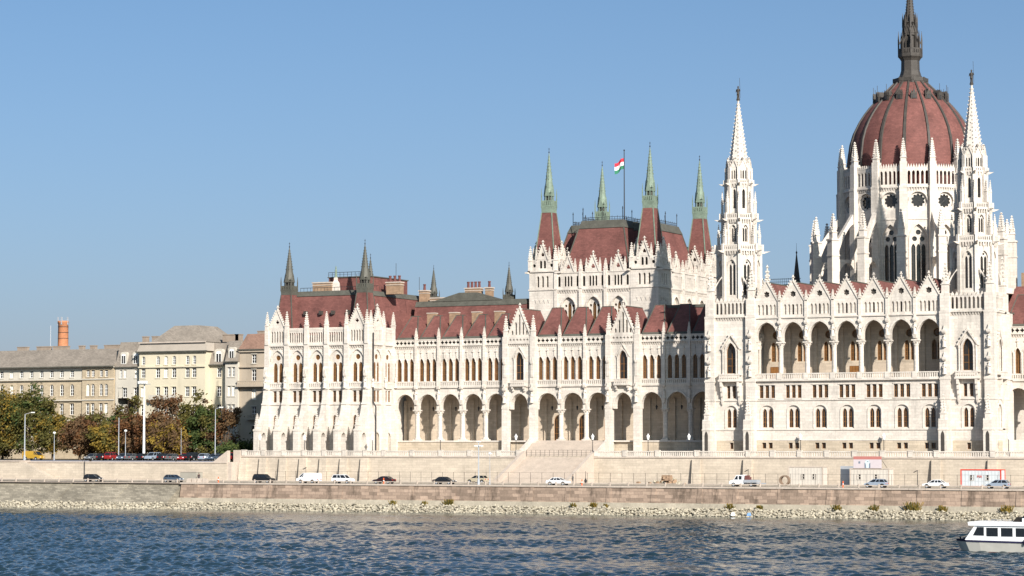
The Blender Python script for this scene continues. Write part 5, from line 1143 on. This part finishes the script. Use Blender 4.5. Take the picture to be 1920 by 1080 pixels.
CARS = [('hatch', 'black', -150.5, 1, 'black hatchback alone on the road near the brown drainpipe'), ('hatch', 'blue', -130.6, 1, 'dark blue-grey hatchback left of the small grey hut'),
 ('suv', 'black', -109.1, 1, 'black minivan-like car left of the white van'), ('van', 'white', -100.0, -1, 'white panel van between black car and white off-roader'), ('suv', 'white', -90.8, 1, 'white off-roader right of the white van'),
 ('sedan', 'maroon', -82.9, -1, 'dark car with red tail right of the white off-roader'), ('sedan', 'black', -68.3, 1, 'black saloon left of the tall white lamp mast'), ('sedan', 'white', -44.2, 1, 'white saloon in front of the broad staircase'),
 ('hatch', 'silver', 16.9, -1, 'silver hatchback in front of the cabin with the banner'), ('sedan', 'white', 27.7, -1, 'white old saloon left of the red-framed cabin'), ('hatch', 'silver', 38.8, -1, 'silver estate car in front of the red-framed cabin')]
for i, (k, c, x, fc, lab) in enumerate(CARS): car(k, c, x, -39.5 if fc > 0 else -37.2, 5.03, fc, lab, name='van' if k == 'van' else 'car', cat='van' if k == 'van' else 'car')
car('hatch', 'beige', -65.5, -31.2, 5.17, -1, 'beige car half hidden behind the tall white lamp mast')
cols = ['grey', 'black', 'red', 'blue', 'grey', 'black', 'silver', 'black', 'grey', 'red', 'black', 'silver', 'blue', 'black', 'red']
pl = {'grey': 'grey', 'black': 'black', 'red': 'red', 'blue': 'blue-grey', 'silver': 'silver'}
for i, c in enumerate(cols):
    x = -169.0 + i * 2.65; car(['sedan', 'hatch', 'suv', 'hatch'][i % 4], c, x, -14.6 + .3 * (i % 2), 9.22, 1 if i % 3 else -1, '%s car parked in the street row, number %d counted from the left lamp posts' % (pl[c], i + 1) if False else '%s parked car, %s in the row behind the upper wall' % (pl[c], ['first', 'second', 'third', 'fourth', 'fifth', 'sixth', 'seventh', 'eighth', 'ninth', 'tenth', 'eleventh', 'twelfth', 'thirteenth', 'fourteenth', 'fifteenth'][i]), 'cars parked behind the upper wall', rz=rad(90 + 8 * (i % 2)))
PT['yellow'] = paint('yellow_car_paint', (.42, .25, .03)); car('van', 'yellow', -185.6, -14, 8.75 + .47, 1, 'yellow minibus half hidden by the upper wall at left', None, 'minibus', 'minibus')
# flatbed truck
t = thing('flatbed_truck', 'white crew-cab truck with grey flatbed towing a trailer by the pipe ring', 'truck', (-7.8, -37.2, 5.03))
o = Vector((-7.8, -37.2, 5.03)); f = Fr(o.x, o.y, 0); z = o.z
b = MB(PT['white']); b.at(f); b.prism([(-2.75, z + .4), (-2.75, z + .95), (-2.3, z + 1.2), (-1.9, z + 1.25), (-1.35, z + 2.1), (-.1, z + 2.15), (0, z + 2.0), (0, z + .4)], -.95, .95); b.build('cab', t, PW[t])
for pts in ([(-1.75, 1.3), (-1.3, 1.95), (-1.05, 1.95), (-1.05, 1.3)], [(-.85, 1.3), (-.85, 1.95), (-.3, 1.95), (-.3, 1.3)]):
    b = MB('cglass'); b.at(f); b.panel([(x, z + q) for x, q in pts], [], -.965, .02); b.build('side_window', t, PW[t])
b = MB('cglass'); b.at(f); b.add([(-1.93, -.8, z + 1.3), (-1.93, .8, z + 1.3), (-1.41, .75, z + 2.0), (-1.41, -.75, z + 2.0)], [(0, 1, 2, 3)]); b.build('windscreen', t, PW[t])
b = MB('grey'); b.at(f); b.box(.1, 2.6, -1.0, 1.0, z + .75, z + 1.25); b.box(-2.0, 3.9, -.4, .4, z + .5, z + .7); b.build('flatbed', t, PW[t])
b = MB('pot', 'brickch'); b.at(f); b.box(.2, 1.0, -.7, .6, z + 1.25, z + 1.75); b.box(.15, .75, -.5, .5, z + 1.75, z + 2.05); b.build('load', t, PW[t])
for x in (-1.9, 1.5):
    for y in (-.9, .9): link('wheel', wheel_mesh(.38), t, (o.x + x, o.y + y, z + .38))
b = MB('pot'); n = 22; R1, R0 = .95, .72; vs = []
for y in (-.5, .5):
    for r in (R1, R0):
        for i in range(n): vs.append((-2.3 + r * cos(2 * pi * i / n), -31.5 + y, 6.12 + r * sin(2 * pi * i / n)))
fs = []
for i in range(n): j = (i + 1) % n; fs += [(i, j, n + j, n + i), (2 * n + i, 2 * n + j, 3 * n + j, 3 * n + i), (i, j, 2 * n + j, 2 * n + i), (n + i, n + j, 3 * n + j, 3 * n + i)]
M['pipe'] = mat('brown_concrete_pipe', (.2, .14, .1), .9, .1, 2); b.mats[0] = 'pipe'; b.add(vs, fs); tag(b.build('pipe_ring', org=(-2.3, -31.5, 5.17)), 'large brown concrete pipe ring standing behind the truck', 'pipe')

# ------------------------------------------------------------------ site cabins, banner, fences, small things
M['cabw'] = mat('cabin_cream_panel', (.52, .475, .42), .7, .06, .5, streak=.1); M['cabl'] = mat('cabin_light_panel', (.5, .53, .55), .6, .05, .5)
def cabin(name, label, x0, x1, y0, y1, z0, z1, m, frame=None, wins=()):
    t = thing(name, label, 'cabin', ((x0 + x1) / 2, y0, z0), 'site cabins below the terrace'); b = MB(m)
    b.box(x0, x1, y0, y1, z0, z1); n = int((x1 - x0) / .6)
    for i in range(n): x = x0 + (i + .5) * (x1 - x0) / n; b.box(x - .12, x + .12, y0 - .03, y0, z0 + .15, z1 - .2)
    b.build('wall_panels', t, PW[t]); b = MB(frame or 'cap')
    for x in (x0, x1): b.box(x - .1, x + .1, y0 - .07, y0 + .1, z0, z1)
    b.box(x0 - .1, x1 + .1, y0 - .075, y0 + .1, z1 - .05, z1 + .16); b.box(x0, x1, y0 - .05, y0 + .02, z0, z0 + .14); b.box(x0 - .1, x1 + .1, y0 + .1, y1 + .05, z1 + .002, z1 + .14); b.box(x1 - .05, x1 + .1, y1 - .15, y1 + .05, z0, z1); b.build('frame', t, PW[t])
    for wx in wins: win(t, Fr(0, y0), wx, -.09, z0 + 1.1, .75, .95, 0, 1, 2, fm='cabw', t=.08)
    return t
cabin('site_cabin', 'plain cream cabin right of the pipe ring', -3.6, 3.0, -26, -23.4, 5.17, 8.5, 'cabw', None, (-.8, 1.4))
cabin('site_cabin', 'cream cabin with a banner standing on its roof', 8.3, 15.6, -26, -23.4, 5.17, 8.2, 'cabw', None, (10.0, 13.2))
t = cabin('site_cabin', 'pale grey cabin with red frame and small red logo', 29.0, 36.2, -26, -23.4, 5.17, 8.1, 'cabl', 'red', (31.0, 33.8))
cu = bpy.data.curves.new('logo', 'FONT'); cu.body = 'M'; cu.size = .75; cu.extrude = .01; cu.align_x = 'CENTER'
def text_part(txt, size, x, y, z, m, parent, name='lettering'):
    cu = bpy.data.curves.new(name, 'FONT'); cu.body = txt; cu.size = size; cu.extrude = .012; cu.align_x = 'CENTER'; cu.align_y = 'CENTER'; cu.materials.append(M[m])
    tmp = bpy.data.objects.new('tmp', cu); COL.objects.link(tmp); dg = bpy.context.evaluated_depsgraph_get(); me = bpy.data.meshes.new_from_object(tmp.evaluated_get(dg)); bpy.data.objects.remove(tmp)
    o = link(name, me, parent, (x, y, z)); o.rotation_euler = (pi / 2, 0, 0); return o
text_part('MA', .62, 32.4, -26.12, 6.95, 'red', t, 'logo')
bn = thing('banner_board', 'long white banner board with red top band and grey figure on a cabin roof', 'sign', (11.5, -26.2, 8.35))
M['ban'] = mat('banner_white', (.52, .46, .48), .7, .04, 1); M['banr'] = mat('banner_red', (.42, .16, .14), .7, .04, 1); M['bang'] = mat('banner_grey', (.16, .19, .24), .7, .2, 3); M['banb'] = mat('banner_pale_blue', (.5, .58, .62), .7, .2, 3)
b = MB('ban'); b.box(9.0, 14.3, -26.2, -26.1, 8.35, 9.95); b.build('board', bn, PW[bn]); b = MB('banr'); b.box(9.0, 14.3, -26.21, -26.09, 9.95, 10.5); b.build('header_band', bn, PW[bn])
b = MB('bang', 'banb'); b.at(Fr(11.65, -26.215))
b.panel([(-.55, 8.4), (-.25, 8.4), (-.3, 9.0), (-.42, 9.35), (-.55, 9.3)], [], 0, .01); b.panel([(.25, 8.4), (.55, 8.4), (.55, 9.3), (.42, 9.35), (.3, 9.0)], [], 0, .01); b.use('banb'); b.panel([(-.25, 8.4), (.25, 8.4), (.3, 9.0), (.5, 9.5), (.2, 9.85), (-.2, 9.85), (-.5, 9.5), (-.3, 9.0)], [], 0, .01); b.use('bang'); b.panel(circ(.02, 9.55, .1, 8), [], -.006, .004); b.panel(rect(-1.7, -1.35, 9.2, 9.6), [], 0, .004); b.build('figure', bn, PW[bn])
b = MB('iron'); b.tube((14.3, -26.1, 9.9), (15.0, -25, 8.35), .04); b.tube((9.2, -26.1, 9.9), (9.2, -25, 8.35), .04); b.build('brace', bn, PW[bn])
b = MB('grey'); b.box(5.4, 8.0, -23.0, -22.9, 5.17, 8.7); tag(b.build('steel_screen', org=(6.7, -23, 5.17)), 'flat grey steel screen left of the cabin with the banner', 'screen')
# guard rail with its posts
gr = thing('guard_rail', 'low pale guard rail on short posts along the quay edge', 'guard rail', (-60, -44.75, 5.02))
def mk(): b = MB('cap'); b.box(-.09, .09, -.09, .09, 0, .78); b.box(-.11, .11, -.11, .11, .72, .8); return b.mesh('post')
x = -184.5; gm_ = cached('gpost', mk)
while x < 62: link('post', gm_, gr, (x, -44.75, 5.02)); x += 3.65
b = MB('cap'); b.box(-184.5, 62, -44.66, -44.6, 5.5, 5.62); b.build('rail', gr, PW[gr])
# wire fence on the pavement
fe = thing('wire_fence', 'thin dark wire fence along the foot of the terrace wall', 'fence', (-40, -30.5, 5.17))
def mk(): b = MB('iron'); b.box(-.025, .025, -.025, .025, 0, 2.15); return b.mesh('fence_post')
gm_ = cached('fpost', mk); x = -112
while x < 46: link('fence_post', gm_, fe, (x, -30.5, 5.17)); x += 2.4
b = MB('iron'); b.box(-112, 46, -30.51, -30.49, 7.27, 7.3); b.box(-112, 46, -30.508, -30.492, 6.2, 6.22); b.build('wire', fe, PW[fe])
sb = thing('stair_fence', 'dark mesh barrier across the top of the broad staircase', 'fence', (-55, -16.2, 10.32))
b = MB('iron')
for i in range(15): x = SX0 + .9 + i * 1.0; b.box(x - .025, x + .025, -16.25, -16.2, 10.32, 11.6)
for z in (10.6, 11.1, 11.55): b.box(SX0 + .8, SX1 - .8, -16.24, -16.21, z, z + .04)
b.build('mesh_panel', sb, PW[sb])
# upper steps from the loggia to the terrace
us = thing('loggia_steps', 'wide pale steps in front of the three middle loggia arches', 'stairs', (-60, -5, 10.32))
for i in range(18):
    def mk(): c = MB('cap'); c.box(0, 16.6, -.34, 0, -.6, .177); return c.mesh('step')
    link('step', cached('ustep', mk), us, (-68.2, -.4 - .34 * i, 13.5 - .177 * (i + 1)))
for x in (-68.9, -51.5): b = MB('stone'); b.side([(-.4, 10.32), (-7.2, 10.32), (-7.2, 11.2), (-1.4, 14.1), (-.4, 14.1)], x, x + .6); b.build('flank_wall', us, PW[us])
# cones, blocks, hut, rubble, litter
M['orangep'] = mat('orange_plastic', (.75, .12, .03), .5, .05, 1)
for x, lab in ((-116.1, 'orange marker post right of the concrete blocks'), (-78.5, 'orange marker post beside the dark car with red tail'), (-36.7, 'orange marker post right of the white saloon by the staircase'), (13.5, 'orange marker post left of the silver hatchback')):
    b = MB('orangep', 'white'); b.lathe(x, -45.1, [(.2, 5.05), (.2, 5.12), (.11, 5.15), (.1, 6.2), (.05, 6.3)], 8); b.use('white'); b.lathe(x, -45.1, [(.112, 5.7), (.11, 5.85)], 8, cap=False); tag(b.build('marker_post', org=(x, -45.1, 5.05)), lab, 'marker post', 'orange marker posts along the quay')
for i in range(4):
    x = -122.9 + i * 1.25; b = MB('cap'); b.taper(x - .52, x + .52, -45.5, -44.95, 5.16, x - .48, x + .48, -45.4, -45.05, 5.95)
    tag(b.build('concrete_block', org=(x, -45.2, 5.16)), '%s of four pale concrete blocks at the end of the quay wall' % ['leftmost', 'second from left', 'third from left', 'rightmost'][i], 'block', 'concrete blocks on the quay')
M['hut'] = mat('grey_concrete', (.3, .28, .24), .9, .1, 1); b = MB('hut', 'cap'); b.box(-140.0, -136.0, -23.4, -21, 4.95, 6.9); b.use('cap'); b.box(-140.1, -135.9, -23.5, -20.9, 6.9, 7.0); tag(b.build('grey_hut', org=(-138, -23, 4.95)), 'low grey concrete hut against the upper wall', 'hut')
rp = MB('stones', 'brickch'); rnd = random.Random(5)
for i in range(60): x, y = rnd.gauss(-27.5, 1.7), rnd.gauss(-27, .7); z = 5.17 + max(0, 1.3 - abs(x + 27.5) * .5) * rnd.random(); s = rnd.uniform(.15, .4); rp.m = rnd.randint(0, 1); rp.at(Fr(x, y, rnd.random() * 3)); rp.taper(-s, s, -s, s, z, -s * .6, s * .7, -s * .7, s * .5, z + s * 1.2)
rp.at(F0); rp.use('brickch'); rp.taper(-28.6, -26.4, -27.6, -26.2, 5.17, -28.4, -26.7, -27.4, -26.4, 6.9); tag(rp.build('rubble_heap', org=(-27.5, -27, 5.17)), 'heap of rubble and brown stones at the foot of the terrace wall', 'rubble')['kind'] = 'stuff'
for x, c, lab in ((-4.6, (.8, .8, .8), 'white scrap of litter on the stones at the waterline'), (-1.6, (.12, .25, .5), 'blue plastic litter at the waterline')):
    M['lit%d' % int(x)] = mat('litter', c, .5, .05, 1); b = MB('lit%d' % int(x)); b.at(Fr(x, -51.4, .4)); b.taper(-.4, .4, -.3, .3, .25, -.2, .3, -.2, .15, .75); tag(b.build('litter', org=(x, -51.4, .25)), lab, 'litter')
# weeds on the footing
def weed(x, s, seed, lab):
    rnd = random.Random(seed); b = MB('olive', 'yellow')
    for i in range(int(60 * s)):
        a = rnd.uniform(0, 6.28); r = rnd.random() ** .5 * .7 * s; p = Vector((x + r * cos(a), -48.0 - .25 * abs(sin(a)) * r, 1.2)); q = p + Vector((rnd.gauss(0, .25) * s, rnd.gauss(-.1, .12), rnd.uniform(.2, 1.0) * s)); w = Vector((.035, .02, 0)); b.m = rnd.randint(0, 1)
        b.add([tuple(p - w), tuple(p + w), tuple(q + w * 1.6), tuple(q + Vector((0, 0, .15))), tuple(q - w * 1.6)], [(0, 1, 2, 3, 4)])
    tag(b.build('weed_tuft', org=(x, -48, 1.2)), lab, 'weed', 'weeds growing on the quay footing')
WD = [(-74.8, .9, 'weed tuft below the dark car with red tail'), (-67.9, .8, 'weed tuft left of the bushy weed under the black saloon'), (-62.7, 1.2, 'bushy weed left of the white lamp mast'), (-36.9, .8, 'weed tuft under the white saloon'), (-33.1, .9, 'weed tuft right of the third orange marker'), (-30.6, .7, 'last weed of the three below the staircase'), (-6.4, 1.0, 'weed tuft below the white truck cab'), (-.8, .8, 'weed tuft below the pipe ring'), (13.4, 1.0, 'weed left of the silver hatchback on the footing'), (19.9, 1.1, 'weed below the silver hatchback'), (27.1, 1.7, 'largest weed bush below the white old saloon'), (32.2, 1.1, 'weed right of the largest weed bush'), (43.3, 1.3, 'weed bush behind the boat')]
for i, (x, s, lab) in enumerate(WD): weed(x, s, i, lab)
# people
def person(x, y, z, rz, label, top, leg):
    t = thing('person', label, 'person', (0, 0, 0)); M['skin'] = M.get('skin') or mat('skin', (.45, .28, .2), .6, .05, 2)
    me = bpy.data.meshes.new('body'); J = [(0, 0, .95, .14), (0, 0, 1.2, .15), (0, 0, 1.42, .14), (0, 0, 1.52, .06), (0, -.01, 1.6, .09), (0, 0, 1.72, .08),
         (.1, 0, .88, .1), (.12, -.08, .5, .075), (.12, .02, .08, .05), (.12, -.12, .04, .045), (-.1, 0, .88, .1), (-.12, .1, .5, .075), (-.12, .16, .08, .05), (-.12, .04, .04, .045),
         (.2, 0, 1.42, .07), (.26, .02, 1.15, .05), (.25, -.1, .9, .04), (.24, -.13, .8, .04), (-.2, 0, 1.42, .07), (-.26, .02, 1.15, .05), (-.25, -.08, .9, .04), (-.24, -.12, .8, .04)]
    E_ = [(0, 1), (1, 2), (2, 3), (3, 4), (4, 5), (0, 6), (6, 7), (7, 8), (8, 9), (0, 10), (10, 11), (11, 12), (12, 13), (2, 14), (14, 15), (15, 16), (16, 17), (2, 18), (18, 19), (19, 20), (20, 21)]
    me.from_pydata([j[:3] for j in J], E_, []); o = link('body', me, t); md = o.modifiers.new('skin', 'SKIN'); sv = me.skin_vertices[0].data
    for i, j in enumerate(J): sv[i].radius = (j[3], j[3]); sv[i].use_root = (i == 0)
    s2 = o.modifiers.new('sub', 'SUBSURF'); s2.levels = 1; s2.render_levels = 1
    dg = bpy.context.evaluated_depsgraph_get(); dg.update(); m2 = bpy.data.meshes.new_from_object(o.evaluated_get(dg)); o.modifiers.clear(); o.data = m2; m2.name = 'body'
    m2.materials.clear()
    for m in ('skin', top, leg, 'rubber'): m2.materials.append(M[m])
    for p in m2.polygons: zc = p.center.z; p.material_index = 0 if zc > 1.5 or (zc < .86 and abs(p.center.x) > .2) else 1 if zc > .88 else 2 if zc > .1 else 3; p.use_smooth = True
    b = MB('iron'); b.lathe(0, .015, [(.1, 1.62), (.105, 1.72), (.08, 1.8), (.03, 1.83)], 8); link('hair', b.mesh('hair'), t)
    t.location = (x, y, z); t.rotation_euler = (0, 0, rz); return t
M['coat'] = mat('dark_coat', (.05, .03, .03), .8, .1, 3); M['jean'] = mat('dark_trousers', (.03, .035, .05), .8, .1, 3); M['greyc'] = mat('grey_jacket', (.16, .15, .14), .8, .1, 3)
person(-134.6, -24.5, 4.96, .6, 'person in a dark coat walking beside the grey hut', 'coat', 'jean'); person(-45.2, -31.0, 5.17, -.5, 'person in grey jacket at the right foot of the staircase', 'greyc', 'jean')
t = thing('info_post', 'slender black post right of the person at the staircase foot', 'post', (-43.0, -30, 5.17)); b = MB('iron'); b.lathe(-43, -30, [(.2, 5.17), (.22, 5.5), (.3, 5.8), (.14, 6.1), (.05, 6.3), (.04, 7.6)], 8); b.build('post', t, PW[t])

# ------------------------------------------------------------------ the passenger boat
M['hull'] = mat('pale_hull_paint', (.55, .53, .48), .35, .08, .6, streak=.1); M['navy'] = mat('navy_rubbing_strake', (.02, .018, .05), .5, .1, 1); M['brn'] = mat('red_brown_antifouling', (.16, .04, .025), .6, .1, 1); M['bw'] = mat('white_boat_paint', (.78, .79, .8), .3, .03, 1, spec=.5)
BX0, BY0 = 70.7, -170.4
bo = thing('passenger_boat', 'white river passenger boat with big side windows heading left', 'boat', (BX0, BY0, 0)); bf = Fr(BX0, BY0)
def loft(secs, m, caps=True):
    b = MB(m); b.at(bf); n = len(secs[0]); vs = [p for s in secs for p in s]; fs = []
    for k in range(len(secs) - 1):
        for j in range(n - 1): fs.append((k * n + j, k * n + j + 1, (k + 1) * n + j + 1, (k + 1) * n + j))
    fs += [list(range(n)), [(len(secs) - 1) * n + j for j in range(n)]]; b.add(vs, fs); return b
XS = [(0, .1), (.4, 1.1), (1.0, 1.8), (1.8, 2.36), (3.5, 2.58), (7, 2.62), (15, 2.62), (25, 2.5), (29, 2.2)]
def sec(x, w, zb, zt, k=.82): return [(x, -w, zt), (x + (zt - zb) * .55 * max(0, 1 - x / 4), -w * k, zb), (x + (zt - zb) * .55 * max(0, 1 - x / 4), w * k, zb), (x, w, zt)]
loft([sec(x, w, .12, 1.32 - .012 * x) for x, w in XS], 'hull').build('hull', bo, PW[bo]); loft([sec(x + .62 * max(0, 1 - x / 4), w * .82, -.4, .12) for x, w in XS], 'brn').build('keel', bo, PW[bo])
loft([sec(x - .02, w + .05, 1.3 - .012 * x, 1.5 - .012 * x, 1) for x, w in XS], 'navy').build('strake', bo, PW[bo])
b = MB('bw'); b.at(bf)
xs = [2.55 + 1.78 * i for i in range(12)]; out = [(1.75, 1.44), (27, 1.2), (27, 3.15), (3.0, 3.15)]
hs = [[(2.62, 1.98), (3.98, 1.96), (3.98, 2.98), (3.15, 2.98)]] + [rect(x, x + 1.42, 1.9, 2.92) for x in [4.22 + 1.74 * i for i in range(12)]]
for y, d in ((-2.25, .12), (2.13, .12)): b.panel(out, hs, y, d, True, True)
b.box(1.8, 27, -2.2, 2.2, 1.2, 1.46); b.prism([(2.2, 3.15), (27.4, 3.15), (27.4, 3.62), (2.45, 3.62), (2.1, 3.55)], -2.45, 2.45); b.build('cabin', bo, PW[bo])
for hpoly in hs:
    c = MB('cglass'); c.at(bf); c.panel(hpoly, [], -2.16, .01); c.build('side_window', bo, PW[bo])
    c = MB('cglass'); c.at(bf); c.panel(hpoly, [], 2.17, .01); c.build('side_window', bo, PW[bo])
c = MB('cglass'); c.at(bf); c.add([(1.78, -2.2, 1.5), (1.78, 2.2, 1.5), (2.95, 2.2, 3.12), (2.95, -2.2, 3.12)], [(0, 1, 2, 3)]); c.build('windscreen', bo, PW[bo])
for y in (-1.1, 0, 1.1): c = MB('bw'); c.at(bf); c.tube((1.75, y, 1.5), (2.92, y, 3.12), .06, n=4); c.build('pillar', bo, PW[bo])
for sx in (-2.22, 2.22): c = MB('bw'); c.at(bf); c.tube((1.76, sx, 1.46), (2.95, sx, 3.14), .09, n=4); c.build('pillar', bo, PW[bo])
c = MB('bw', 'cglass'); c.at(bf); c.box(8.4, 16, -1.8, 1.8, 3.62, 4.05); c.use('cglass'); c.taper(8.3, 12, -1.6, 1.6, 4.05, 9.4, 12, -1.4, 1.4, 5.55); c.use('bw'); c.box(8.7, 13, -1.8, 1.8, 5.55, 5.8); c.box(11.6, 12.1, -1.62, 1.62, 4.0, 5.6); c.build('wheelhouse', bo, PW[bo])
c = MB('glass'); c.at(bf); c.taper(7.2, 8.4, -1.5, 1.5, 3.62, 7.7, 8.4, -1.5, 1.5, 4.2); c.build('skylight', bo, PW[bo])
c = MB('iron'); c.at(bf); c.lathe(.5, 0, [(.1, 1.45), (.1, 1.7), (.16, 1.75)], 8); c.lathe(1.2, -.8, [(.08, 1.45), (.08, 1.65), (.13, 1.7)], 8); c.build('bollard', bo, PW[bo])
c = MB('grey'); c.at(bf)
for x, y in ((5, -2.2), (6, -2.2), (7, -2.2)): c.tube((x, y, 3.62), (x, y, 3.9), .02)
c.tube((4.8, -2.2, 3.88), (7.1, -2.2, 3.88), .02); c.build('handrail', bo, PW[bo])
for x in (8.9, 17): c = MB('navy'); c.at(bf); c.lathe(x, -2.65, [(.12, 1.0), (.2, 1.15), (.2, 1.5), (.1, 1.65)], 8); c.build('fender', bo, PW[bo])
for i in range(9):
    def mk(): c = MB('jean'); c.box(-.25, .25, -.45, .45, 0, .45); c.box(.12, .25, -.45, .45, .45, 1.0); return c.mesh('seat')
    for y in (-1.2, 1.2): link('seat', cached('bseat', mk), bo, (BX0 + 4.6 + 1.75 * i, BY0 + y, 1.46))
